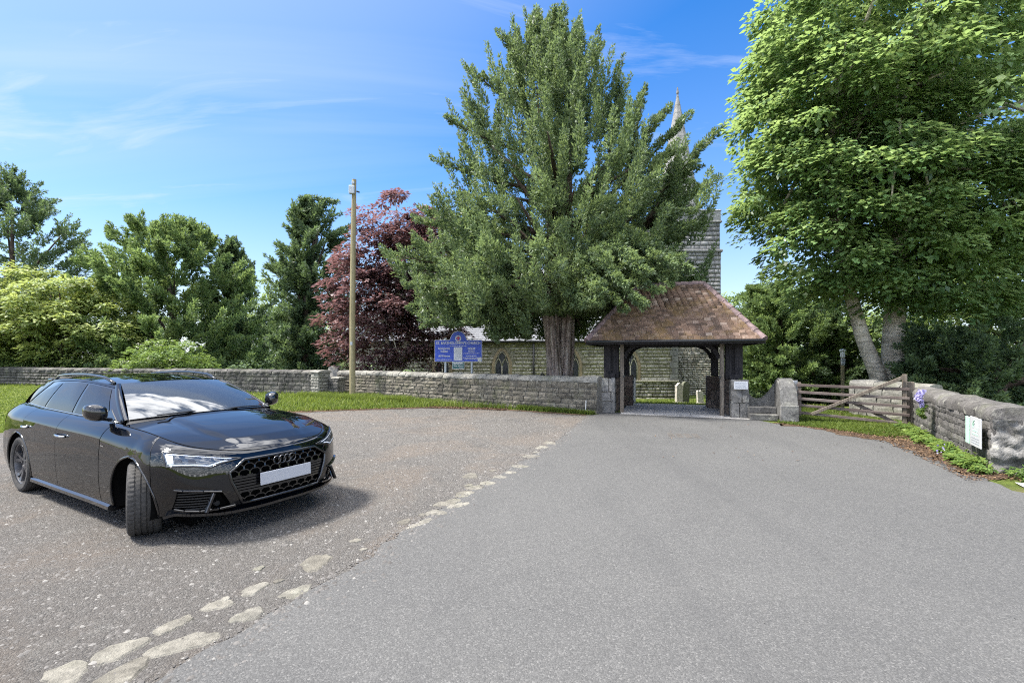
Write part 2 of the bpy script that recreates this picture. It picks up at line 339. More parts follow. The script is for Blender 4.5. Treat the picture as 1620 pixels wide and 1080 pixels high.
class MB:
    """collects shapes, builds ONE mesh object"""
    def __init__(s): s.v = []; s.f = []
    def add(s, vs, fs):
        o = len(s.v); s.v += [tuple(p) for p in vs]; s.f += [tuple(i + o for i in f) for f in fs]; return s
    def box(s, c, d, rz=0, rx=0, ry=0, ch=0.0):
        hx, hy, hz = d[0] / 2, d[1] / 2, d[2] / 2
        Mx = Matrix.Translation(c) @ Matrix.Rotation(rz, 4, 'Z') @ Matrix.Rotation(ry, 4, 'Y') @ Matrix.Rotation(rx, 4, 'X')
        if ch <= 0:
            vs = [Mx @ Vector((x * hx, y * hy, z * hz)) for x in (-1, 1) for y in (-1, 1) for z in (-1, 1)]
            fs = [(0, 1, 3, 2), (4, 6, 7, 5), (0, 4, 5, 1), (2, 3, 7, 6), (0, 2, 6, 4), (1, 5, 7, 3)]
            return s.add(vs, fs)
        bm = bmesh.new(); bmesh.ops.create_cube(bm, size=1)
        for v in bm.verts: v.co = Vector((v.co.x * 2 * hx, v.co.y * 2 * hy, v.co.z * 2 * hz))
        bmesh.ops.bevel(bm, geom=bm.edges[:], offset=ch, segments=1, affect='EDGES', clamp_overlap=True)
        bm.verts.index_update(); vs = [Mx @ v.co for v in bm.verts]; fs = [[v.index for v in f.verts] for f in bm.faces]; bm.free()
        return s.add(vs, fs)
    def bar(s, a, b, w, h, up=(0, 0, 1), ch=0.0):
        a = Vector(a); b = Vector(b); d = b - a; L = d.length; x = d / L; z = Vector(up); y = z.cross(x).normalized(); z = x.cross(y)
        Mx = Matrix((x, y, z)).transposed().to_4x4(); Mx.translation = (a + b) / 2
        t = MB().box((0, 0, 0), (L, w, h), ch=ch); return s.add([Mx @ Vector(v) for v in t.v], t.f)
    def tube(s, pts, r, n=8, caps=True):
        pts = [Vector(p) for p in pts]; m = len(pts)
        rr = list(r) if hasattr(r, '__len__') else [r] * m
        vs = []; ref = None
        for i, p in enumerate(pts):
            d = (pts[min(i + 1, m - 1)] - pts[max(i - 1, 0)]).normalized()
            if ref is None: ref = Vector((0, 0, 1)) if abs(d.z) < .9 else Vector((1, 0, 0))
            u = ref.cross(d)
            if u.length < 1e-5: u = Vector((1, 0, 0)).cross(d)
            u.normalize(); w = d.cross(u); ref = d.cross(u).cross(d) if False else ref
            for k in range(n):
                a = 2 * math.pi * k / n; vs.append(p + (u * math.cos(a) + w * math.sin(a)) * rr[i])
        fs = [(i * n + k, i * n + (k + 1) % n, (i + 1) * n + (k + 1) % n, (i + 1) * n + k) for i in range(m - 1) for k in range(n)]
        if caps: fs += [tuple(range(n - 1, -1, -1)), tuple((m - 1) * n + k for k in range(n))]
        return s.add(vs, fs)
    def prism(s, poly, h0, h1, f):
        """poly of 2-D points, f maps (a, b, h) to 3-D"""
        n = len(poly); vs = [f(a, b, h0) for a, b in poly] + [f(a, b, h1) for a, b in poly]
        fs = [tuple(range(n - 1, -1, -1)), tuple(range(n, 2 * n))] + [(k, (k + 1) % n, n + (k + 1) % n, n + k) for k in range(n)]
        return s.add(vs, fs)
    def lathe(s, prof, n=32, f=lambda r, h, a: (r * math.cos(a), r * math.sin(a), h), close=False):
        m = len(prof); vs = [f(r, h, 2 * math.pi * k / n) for r, h in prof for k in range(n)]
        rg = range(m if close else m - 1)
        fs = [(i * n + k, i * n + (k + 1) % n, ((i + 1) % m) * n + (k + 1) % n, ((i + 1) % m) * n + k) for i in rg for k in range(n)]
        return s.add(vs, fs)
    def grid(s, P):
        """P: array (a, b, 3)"""
        a, b = len(P), len(P[0]); vs = [P[i][j] for i in range(a) for j in range(b)]
        fs = [(i * b + j, (i + 1) * b + j, (i + 1) * b + j + 1, i * b + j + 1) for i in range(a - 1) for j in range(b - 1)]
        return s.add(vs, fs)
    def build(s, name, mat, parent=None, smooth=False, angle=None, tint=None, loc=None, rz=0, fix=True):
        me = bpy.data.meshes.new(name); me.from_pydata(s.v, [], s.f)
        if fix:
            bm = bmesh.new(); bm.from_mesh(me); bmesh.ops.recalc_face_normals(bm, faces=bm.faces[:]); bm.to_mesh(me); bm.free()
        if smooth: me.polygons.foreach_set('use_smooth', np.ones(len(me.polygons), bool))
        if angle is not None: me.set_sharp_from_angle(angle=R(angle))
        if tint is not None:
            a = me.attributes.new('tint', 'FLOAT', 'FACE'); a.data.foreach_set('value', np.asarray(tint, np.float32))
        me.materials.append(M[mat]); o = bpy.data.objects.new(name, me); link(o, parent)
        if loc is not None: o.location = loc
        o.rotation_euler = (0, 0, rz); return o

def unit(a): return a / np.maximum(np.linalg.norm(a, axis=1, keepdims=True), 1e-9)
# ================================================================== THE SETTING
WALL = [(-70, 41), (-29.4, 27.2), (-8.6, 20.0), (-6.6, 19.15), (-2.38, 16.2), (2.38, 13.15)]
def wall_y(x):
    x = np.asarray(x, float)
    return np.where(x <= 2.4, np.interp(x, [p[0] for p in WALL], [p[1] for p in WALL]), np.interp(x, [2.4, 3.2, 7, 10, 60], [14, 15.6, 14.6, 13.6, 13.6]))
def gz(x, y): return -np.minimum(.80, .085 * np.maximum(0, np.asarray(y, float) - wall_y(x) - .5))

def build_ground():
    xs = np.unique(np.concatenate([np.linspace(-260, -40, 12), np.linspace(-40, 30, 100), np.linspace(30, 260, 12)]))
    ys = np.unique(np.concatenate([np.linspace(-260, 8, 14), np.linspace(8, 40, 80), np.linspace(40, 400, 16)]))
    X, Y = np.meshgrid(xs, ys, indexing='ij'); Z = gz(X, Y) - .003
    V = np.stack([X, Y, Z], -1).reshape(-1, 3); a, b = X.shape
    I = np.arange(a * b).reshape(a, b); F = np.stack([I[:-1, :-1], I[1:, :-1], I[1:, 1:], I[:-1, 1:]], -1).reshape(-1, 4)
    o = np_obj('ground', V, F, 'yard_ground', smooth=True); o.data.materials.append(M['turf'])
    c = V[F].mean(1); turf = ((c[:, 1] < wall_y(c[:, 0])) | ((c[:, 0] > .5) & (c[:, 1] < 32))).astype(np.int32)
    o.data.polygons.foreach_set('material_index', turf); tag(o, kind='structure')
build_ground()

def ragged(pts, amp, step, seed, amp2=None):
    r = np.random.default_rng(seed); out = []
    for (a, b) in zip(pts[:-1], pts[1:]):
        a = np.array(a, float); b = np.array(b, float); n = max(1, int(np.linalg.norm(b - a) / step))
        nn = np.array([-(b - a)[1], (b - a)[0]]) / np.linalg.norm(b - a)
        for k in range(n): out.append(tuple(a + (b - a) * k / n + nn * (r.normal(0, amp) if k else 0)))
    return out + [tuple(pts[-1])]
def sheet(name, poly, z, mat, kind='structure', parent=None):
    me = bpy.data.meshes.new(name); bm = bmesh.new(); bm.faces.new([bm.verts.new((x, y, z)) for x, y in poly])
    bmesh.ops.triangulate(bm, faces=bm.faces[:]); bmesh.ops.recalc_face_normals(bm, faces=bm.faces[:])
    if bm.faces[0].normal.z < 0: bmesh.ops.reverse_faces(bm, faces=bm.faces[:])
    bm.to_mesh(me); bm.free(); me.materials.append(M[mat]); return tag(link(bpy.data.objects.new(name, me), parent), kind=kind)
ROAD_L = [(-8.5, -12), (-4.3, -3), (-2.9, 0), (-1.74, 2.31), (-1.28, 3.4), (-.83, 4.75), (.05, 6.9), (.92, 9.1), (1.55, 11.1), (2.05, 12.6), (2.4, 13.05)]
LAWN_F = [(-60, 7.5), (-20, 8.9), (-10.7, 9.85), (-6.9, 13.3), (-4.8, 14.1), (-2.43, 14.85), (-.6, 14.45), (.2, 14.0), (2.0, 12.9), (2.4, 13.05)]
ROAD_R = [(8.6, 13.3), (6.3, 11.15), (6.7, 10.6), (7.1, 9.6), (7.46, 8.96), (7.1, 7.8), (6.3, 6.3), (5.95, 5.6), (6.3, 4.9), (9, 2.5), (16, -3), (16, -12)]
gl = ragged(LAWN_F, .05, .25, 3); rl = ragged(ROAD_L, .022, .12, 4)
gravel_lot = sheet('gravel_lot', [(-60, -12)] + gl + [(p[0] + .04, p[1]) for p in rl[::-1]], .004, 'gravel')
rr = ragged(ROAD_R[1:], .04, .15, 5)
road = sheet('road', rl + [(2.6, 13.6), (6.0, 12.6)] + rr, .009, 'asphalt')
sheet('leaf_litter_strip', ragged([(6.2, 11.25), (6.65, 10.3), (6.75, 9.4), (7.0, 8.75), (6.7, 7.6), (6.1, 6.4), (6.3, 6.1)], .09, .12, 6) + ragged([(6.55, 6.2), (6.75, 6.6), (7.6, 8.4), (7.5, 9.4), (6.95, 10.7), (6.4, 11.35)], .1, .2, 8), .014, 'soil')
def strip(name, front, back, z, mat, seed, n=150, amp=.05):
    r = np.random.default_rng(seed); rs = lambda P: np.stack([np.interp(np.linspace(0, 1, n), np.linspace(0, 1, len(P)), np.array(P)[:, k]) for k in (0, 1)], 1)
    A, B = rs(front), rs(back); A[:, 1] += r.normal(0, amp, n).clip(-.1, .1); B[:, 1] = np.maximum(B[:, 1] + r.normal(0, amp, n), A[:, 1] + .03)
    V = np.concatenate([np.c_[A, np.full(n, z)], np.c_[B, np.full(n, z)]]); k = np.arange(n - 1); return tag(np_obj(name, V, np.stack([k, k + 1, n + k + 1, n + k], 1), mat), kind='structure')
strip('verge_edge_soil', [(-10.5, 9.75), (-6.9, 13.1), (-4.8, 13.9), (-2.43, 14.65), (-.6, 14.25), (.2, 13.8), (2.0, 12.7)], [(-10.6, 10.05), (-6.95, 13.42), (-4.8, 14.2), (-2.43, 14.92), (-.6, 14.5), (.2, 14.05), (2.05, 12.92)], .013, 'soil', 19)
sheet('bare_verge', ragged([(-2.6, 14.6), (-1.4, 14.5), (-.2, 13.95)], .06, .1, 9) + ragged([(-.15, 14.35), (-1.4, 15.0), (-2.6, 15.15)], .06, .1, 10), .0175, 'litter' if False else 'soil')

# ------------------------------------------------------------------ stones
def rough_block(seed, nx=4, nz=3, bulge=.07, jag=.045):
    r = np.random.default_rng(seed); vs = []; fs = []
    for i in range(nx):
        for k in range(nz):
            a = i / (nx - 1) - .5; b = k / (nz - 1) - .5; edge = (i in (0, nx - 1)) + (k in (0, nz - 1))
            y = -.5 - bulge * (1 - edge * .75) + r.normal(0, jag)
            vs.append((a * (1 - .03 * edge) + r.normal(0, .018), y + .05 * (edge > 0), b * (1 - .05 * edge) + r.normal(0, .025)))
    for i in range(nx - 1):
        for k in range(nz - 1): fs.append((i * nz + k, (i + 1) * nz + k, (i + 1) * nz + k + 1, i * nz + k + 1))
    ring = [i * nz for i in range(nx)] + [(nx - 1) * nz + k for k in range(1, nz)] + [i * nz + nz - 1 for i in range(nx - 2, -1, -1)] + [k for k in range(nz - 2, 0, -1)]
    o = len(vs)
    for q in ring: vs.append((vs[q][0] * 1.0, .5, vs[q][2] * 1.0))
    n = len(ring)
    for q in range(n): fs.append((ring[q], o + q, o + (q + 1) % n, ring[(q + 1) % n]))
    return np.array(vs), np.array(fs)
def cope_block(seed, n=5):
    r = np.random.default_rng(seed); vs = []; fs = []
    prof = [(-.5, -.5), (-.52, -.05), (-.40, .30), (-.13, .5), (.13, .5), (.40, .30), (.52, -.05), (.5, -.5)]; m = len(prof)
    for i in range(n):
        a = i / (n - 1) - .5; e = .93 if i in (0, n - 1) else 1
        for (y, z) in prof: vs.append((a + r.normal(0, .01), y * e + r.normal(0, .03), z * (e if z > 0 else 1) + r.normal(0, .035)))
    for i in range(n - 1):
        for k in range(m): fs.append((i * m + k, (i + 1) * m + k, (i + 1) * m + (k + 1) % m, i * m + (k + 1) % m))
    c0 = len(vs)
    for q in (0, n - 1):
        c = len(vs); vs.append((q / (n - 1) - .5, 0, 0)); 
        for k in range(m): fs.append((q * m + k, q * m + (k + 1) % m, c, c) if False else (q * m + k, q * m + (k + 1) % m, c, q * m + k))
    return np.array(vs), fs
BLOCKS = [rough_block(k) for k in range(12)]
PLAIN = [rough_block(80 + k, 2, 2, .05, .05) for k in range(8)]
COPES = [cope_block(50 + k) for k in range(8)]
_cache = {}
def block_data(kind, k, mat):
    key = (kind, k, mat)
    if key not in _cache:
        V, F = (BLOCKS if kind == 'b' else COPES)[k % (len(BLOCKS) if kind == 'b' else len(COPES))]
        me = bpy.data.meshes.new('stone'); me.from_pydata([tuple(v) for v in V], [], [tuple(dict.fromkeys(int(i) for i in f)) for f in F])
        bm = bmesh.new(); bm.from_mesh(me); bmesh.ops.recalc_face_normals(bm, faces=bm.faces[:]); bm.to_mesh(me); bm.free()
        if kind == 'c':
            me.polygons.foreach_set('use_smooth', np.ones(len(me.polygons), bool)); me.set_sharp_from_angle(angle=R(50))
        me.materials.append(M[mat]); _cache[key] = me
    return _cache[key]
def stone(name, parent, loc, scale, rz, mat, kind='b', tilt=0):
    o = bpy.data.objects.new(name, block_data(kind, random.randrange(12), mat)); link(o, parent)
    o.location = loc; o.scale = scale; o.rotation_euler = (0, tilt, rz); return o
def layout(L, H, hs, ls, r, gap=.008, skip=None):
    """coursed rubble on an L x H face: list of (u, z, w, h)"""
    out = []; z = 0
    while z < H - .03:
        h = r.uniform(*hs)
        if H - z - h < hs[0] * .6: h = H - z
        u = -r.uniform(0, ls[0])
        while u < L:
            w = r.uniform(*ls) if r.random() > .2 else r.uniform(ls[0] * .6, ls[0]); a, b = max(0, u), min(L, u + w)
            if L - b < .07: b = L; w = b - u
            if b - a > .04 and not (skip and skip((a + b) / 2, z + h / 2)): out.append(((a + b) / 2, z + h / 2, b - a - gap, h - gap))
            u += w
        z += h
    return out
def joined_blocks(name, items, mat, parent, seed=0, depth=.1, plain_=True):
    """items (centre xyz, w, h, rz): ONE mesh of rough blocks with a tint per block"""
    r = np.random.default_rng(seed); Vs = []; Fs = []; T = []; o = 0
    for (c, w, h, rz) in items:
        V, F = (PLAIN if plain_ else BLOCKS)[r.integers(8)]
        v = V * np.array([w, depth * r.uniform(.8, 1.25), h]); cs, sn = math.cos(rz), math.sin(rz)
        v = np.stack([v[:, 0] * cs - v[:, 1] * sn, v[:, 0] * sn + v[:, 1] * cs, v[:, 2]], 1) + np.array(c)
        Vs.append(v); Fs.append(F + o); o += len(v); T += [r.random()] * len(F)
    ob = np_obj(name, np.concatenate(Vs), np.concatenate(Fs), mat, parent, np.array(T)); return ob
def solid(name, pts, h, th, mat, parent, z0=-.25):
    """core of a wall: polyline of front points, thickness towards the back (left of travel)"""
    mb = MB()
    for (a, b) in zip(pts[:-1], pts[1:]):
        a = Vector((*a, 0)); b = Vector((*b, 0)); d = (b - a).normalized(); n = Vector((-d.y, d.x, 0))
        c = (a + b) / 2 + n * th / 2; mb.box((c.x, c.y, (h + z0) / 2), ((b - a).length, th, h - z0), math.atan2(d.y, d.x))
    return mb.build(name, mat, parent)

def wall_run(root, a, b, H, th, hs, ls, mat, cmat, r, cope=(.28, .46), ch=.17, parts=True, stuff=None, cope_over=.03, curve=None):
    """one straight run of rubble wall under root (world axes): stones on the front, coping on top"""
    a = Vector((*a, 0)); b = Vector((*b, 0)); d = (b - a).normalized(); L = (b - a).length; n = Vector((-d.y, d.x, 0)); rz = math.atan2(d.y, d.x)
    for (u, z, w, h) in layout(L, H - ch, hs, ls, r):
        p = a + d * u + n * .035; p.z = z
        if parts: stone('stone', root, p, (w, .11 * r.uniform(.8, 1.3), h), rz, mat)
        else: stuff.append((tuple(p), w, h, rz))
    u = 0
    while u < L - .02:
        w = r.uniform(*cope)
        if L - u - w < cope[0] * .6: w = L - u
        p = a + d * (u + w / 2) + n * (th / 2); p.z = H - ch / 2 + r.normal(0, .006)
        stone('coping_stone', root, p, (w - .012, th + 2 * cope_over, ch * r.uniform(.92, 1.1)), rz + r.normal(0, .01), cmat, 'c'); u += w

def _m():
    t = NT('rust'); p = t.pos(); t.col(t.ramp(t.noise(14, p, 6, .7), [(.35, (.055, .05, .046)), (.6, (.08, .072, .064)), (.75, (.11, .085, .065))])); t.rough(.9)
_m()
def build_left_walls():
    r = np.random.default_rng(21)
    w = empty('churchyard_wall', (0, 0, 0), label='grey rubble stone wall with rounded coping, below the blue church notice board', cat='wall')
    run = [(-7.2, 19.42), (-6.6, 19.15), (-2.38, 16.2), (2.38, 13.15)]
    solid('mortar_core', [(p[0] + .0, p[1] + .002) for p in run], .95, .36, 'mortar', w)
    for a, b in zip(run[:-1], run[1:]):
        wall_run(w, a, b, 1.04, .40, (.10, .155), (.18, .48), 'wall_stone' if b[0] > -2.5 else 'wall_stone', 'coping_stone', r)
    f = empty('churchyard_wall', (0, 0, 0), label='long dark soot-stained stone wall behind the black car, receding past the grass', cat='wall')
    run = [(-70, 41), (-29.4, 27.2), (-8.6, 20.0), (-7.9, 19.72)]
    solid('mortar_core', [(p[0], p[1] + .005) for p in run], .93, .36, 'mortar', f); st = []
    wall_run(f, (-16.5, 22.73), (-8.6, 20.0), 1.03, .40, (.12, .18), (.24, .5), 'dark_wall_stone', 'dark_wall_stone', r, cope=(.3, .5))
    wall_run(f, (-8.6, 20.0), (-7.9, 19.72), 1.03, .40, (.12, .18), (.24, .5), 'dark_wall_stone', 'dark_wall_stone', r)
    wall_run(f, (-36, 29.44), (-16.5, 22.73), 1.0, .40, (.13, .2), (.3, .6), 'dark_wall_stone', 'dark_wall_stone', r, cope=(.4, .7), parts=False, stuff=st)
    tag(joined_blocks('stone_courses', st, 'dark_wall_stone', f, 5, plain_=False), kind='stuff')
    # the old gate pier and the low block beside it
    p = empty('gate_pier', (-7.62, 18.75, 0), R(-28), 'square stone pier with flat cap, standing proud of the left wall', 'pier')
    MB().box((0, 0, .48), (.42, .52, 1.0)).build('mortar_core', 'mortar', p)
    for side in range(4):
        rz = side * math.pi / 2; wd = .44 if side % 2 == 0 else .54; dp = .27 if side % 2 == 0 else .22
        for (u, z, ww, h) in layout(wd, .96, (.1, .15), (.18, .44), r):
            q = Matrix.Rotation(rz, 3, 'Z') @ Vector((u - wd / 2, -dp + .03, z)); stone('stone', p, q, (ww, .1, h), rz, 'coping_stone')
    stone('cap_stone', p, (0, 0, 1.02), (.54, .64, .10), 0, 'coping_stone', 'c')
    q = empty('stone_block', (-7.0, 18.72, 0), R(-30), 'low mossy stone block built against the left wall beside the pier', 'block')
    MB().box((0, .08, .36), (.5, .34, .76)).build('mortar_core', 'mortar', q)
    for (u, z, ww, h) in layout(.54, .72, (.12, .17), (.2, .4), r): stone('stone', q, (u - .27, -.09, z), (ww, .1, h), 0, 'dark_wall_stone')
    for (u, z, ww, h) in layout(.36, .72, (.12, .17), (.2, .36), r): stone('stone', q, (-.25, .08 - u + .17, z), (ww, .1, h), -math.pi / 2, 'dark_wall_stone')
    stone('cap_stone', q, (0, .08, .765), (.6, .42, .08), 0, 'coping_stone', 'c')
build_left_walls()

def build_right_walls():
    r = np.random.default_rng(31)
    a, b = Vector((6.61, 6.48, 0)), Vector((9.3, 11.0, 0)); d = (b - a).normalized(); L = (b - a).length; n = Vector((d.y, -d.x, 0)); rz = math.atan2(d.y, d.x)
    w = empty('boundary_wall', a, rz, 'stout weathered stone wall with big rounded coping, right of the road', 'wall'); th = .50
    # local: x along from the near end, y = away from the road is negative; the road side is +y
    MB().box((L / 2 - .005, -th / 2, .3), (L - .0, th - .02, .98)).build('mortar_core', 'right_wall_stone', w)
    for (u, z, ww, h) in layout(L, .70, (.12, .17), (.24, .5), r, .007): stone('stone', w, (u, -.038, z), (ww, .085 * r.uniform(.8, 1.2), h), math.pi, 'right_wall_stone')
    # the near end is rough-rendered rubble
    na, nb = 22, 30; G = r.normal(0, 1, (na + 8, nb + 8))
    for _ in range(3): G = (G + np.roll(G, 1, 0) + np.roll(G, -1, 0) + np.roll(G, 1, 1) + np.roll(G, -1, 1)) / 5
    G = G[4:-4, 4:-4] / G.std(); rows = []
    for i in range(na):
        yy = .015 - (th + .03) * i / (na - 1); e = min(i, na - 1 - i) / 3
        rows.append([(-.015 - .022 * G[i, k] * 1.0 - .02 * min(1, e) - .03 * (k < 8) * (8 - k) / 8 + r.normal(0, .004), yy + .012 * G[(i + 7) % na, k] * (e < .5), -.06 + .80 * k / (nb - 1)) for k in range(nb)])
    ef = MB().grid(rows).grid([[(rows[0][k][0] + .10 * q, rows[0][k][1] - .02 * q, rows[0][k][2]) for k in range(nb)] for q in (0, 1)]).build('rendered_end', 'rendered_stone', w, smooth=True)
    for (u, z, ww, h) in layout(L, .70, (.13, .17), (.35, .6), r): stone('stone', w, (u, -th + .03, z), (ww, .1, h), 0, 'right_wall_stone')
    u = .0
    while u < L - .05:
        ww = r.uniform(.6, .95)
        if L - u - ww < .4: ww = L - u
        stone('coping_stone', w, (u + ww / 2, -th / 2, .785 + .03 * (1 - u / L) + r.normal(0, .003)), (ww - .004, th + .03, .23), r.normal(0, .006), 'right_wall_stone', 'c'); u += ww
    # stub wall behind the field gate
    a, b = Vector((9.45, 13.2, 0)), Vector((9.98, 11.25, 0)); d = b - a; L = d.length; rz = math.atan2(d.y, d.x)
    s = empty('stub_wall', a, rz, 'short pale stone wall with rounded end, behind the wooden field gate', 'wall')
    MB().box((L / 2, .22, .3), (L - .1, .34, 1.1)).build('mortar_core', 'mortar', s)
    for (u, z, ww, h) in layout(L, .78, (.15, .22), (.3, .6), r): stone('stone', s, (u, .03, z), (ww, .1, h), 0, 'ashlar' if False else 'coping_stone')
    for (u, z, ww, h) in layout(.42, .78, (.15, .22), (.2, .42), r): stone('stone', s, (.03, .43 - u, z), (ww, .1, h), -math.pi / 2, 'coping_stone')
    for k in range(3): stone('coping_stone', s, (L * (k + .5) / 3, .22, .87 - .015 * k), (L / 3 - .01, .48, .2), 0, 'coping_stone', 'c')
build_right_walls()

# ------------------------------------------------------------------ stones along the edge of the road
def build_kerb_stones():
    r = np.random.default_rng(12); spots = []
    # (px, py, length m, width m) read along the tarmac edge
    rows = [(105, 1066, .30, .2), (190, 1030, .42, .15), (190, 1070, .45, .16), (290, 1020, .55, .16), (270, 992, .28, .12), (295, 980, .13, .07), (345, 958, .22, .13), (355, 950, .12, .05), (392, 974, .30, .14),
            (402, 933, .26, .12), (470, 937, .32, .12), (441, 920, .1, .06), (500, 890, .42, .18), (410, 900, .1, .07), (563, 856, .12, .08), (575, 870, .07, .06), (690, 812, .28, .18), (665, 829, .5, .09), (640, 826, .2, .1), (668, 815, .1, .07), (715, 795, .36, .16),
            (735, 782, .36, .2), (752, 772, .3, .18), (745, 753, .34, .2), (742, 768, .14, .1), (772, 765, .3, .17), (700, 798, .24, .16), (790, 755, .25, .16), (808, 748, .22, .15), (822, 738, .3, .2), (840, 722, .34, .22), (858, 708, .34, .2), (870, 701, .4, .2), (848, 716, .16, .1), (725, 800, .4, .12), (780, 745, .12, .1)]
    for (px, py, l, w) in rows:
        Y = CAM_H * FOC / (py - HOR); X = PX(px, Y); n = 8; mb = MB(); ring = []
        # along the edge of the road
        ang = math.atan2(2.2, .92) + r.normal(0, .28); l *= .70 if py < 960 else .58; w *= 1.08
        n = 16; h1, h2, h3 = r.uniform(0, 6.28, 3); top = []; a1, a2 = r.uniform(.06, .2), r.uniform(.05, .15)
        for k in range(n):
            a = 2 * math.pi * k / n; ca, sa = math.cos(a), math.sin(a); q = (abs(ca) ** 2.6 + abs(sa) ** 2.6) ** (-1 / 2.6) * (1 + a1 * math.sin(2 * a + h1) + a2 * math.sin(3 * a + h2) + .06 * math.sin(7 * a + h3) + r.normal(0, .055))
            ring.append((l / 2 * ca * q * 1.02, w / 2 * sa * q * 1.05, .003)); top.append((l / 2 * ca * q * .93, w / 2 * sa * q * .88, .0112 + r.uniform(-.001, .0025)))
        vs = ring + top + [(0, 0, .013)]
        fs = [(k, (k + 1) % n, n + (k + 1) % n, n + k) for k in range(n)] + [(n + k, n + (k + 1) % n, 2 * n) for k in range(n)]
        o = mb.add(vs, fs).build('kerb_stone', 'kerb_stone_mat', road, smooth=True, angle=22); o.location = (X, Y, 0); o.rotation_euler = (0, 0, ang)
build_kerb_stones()

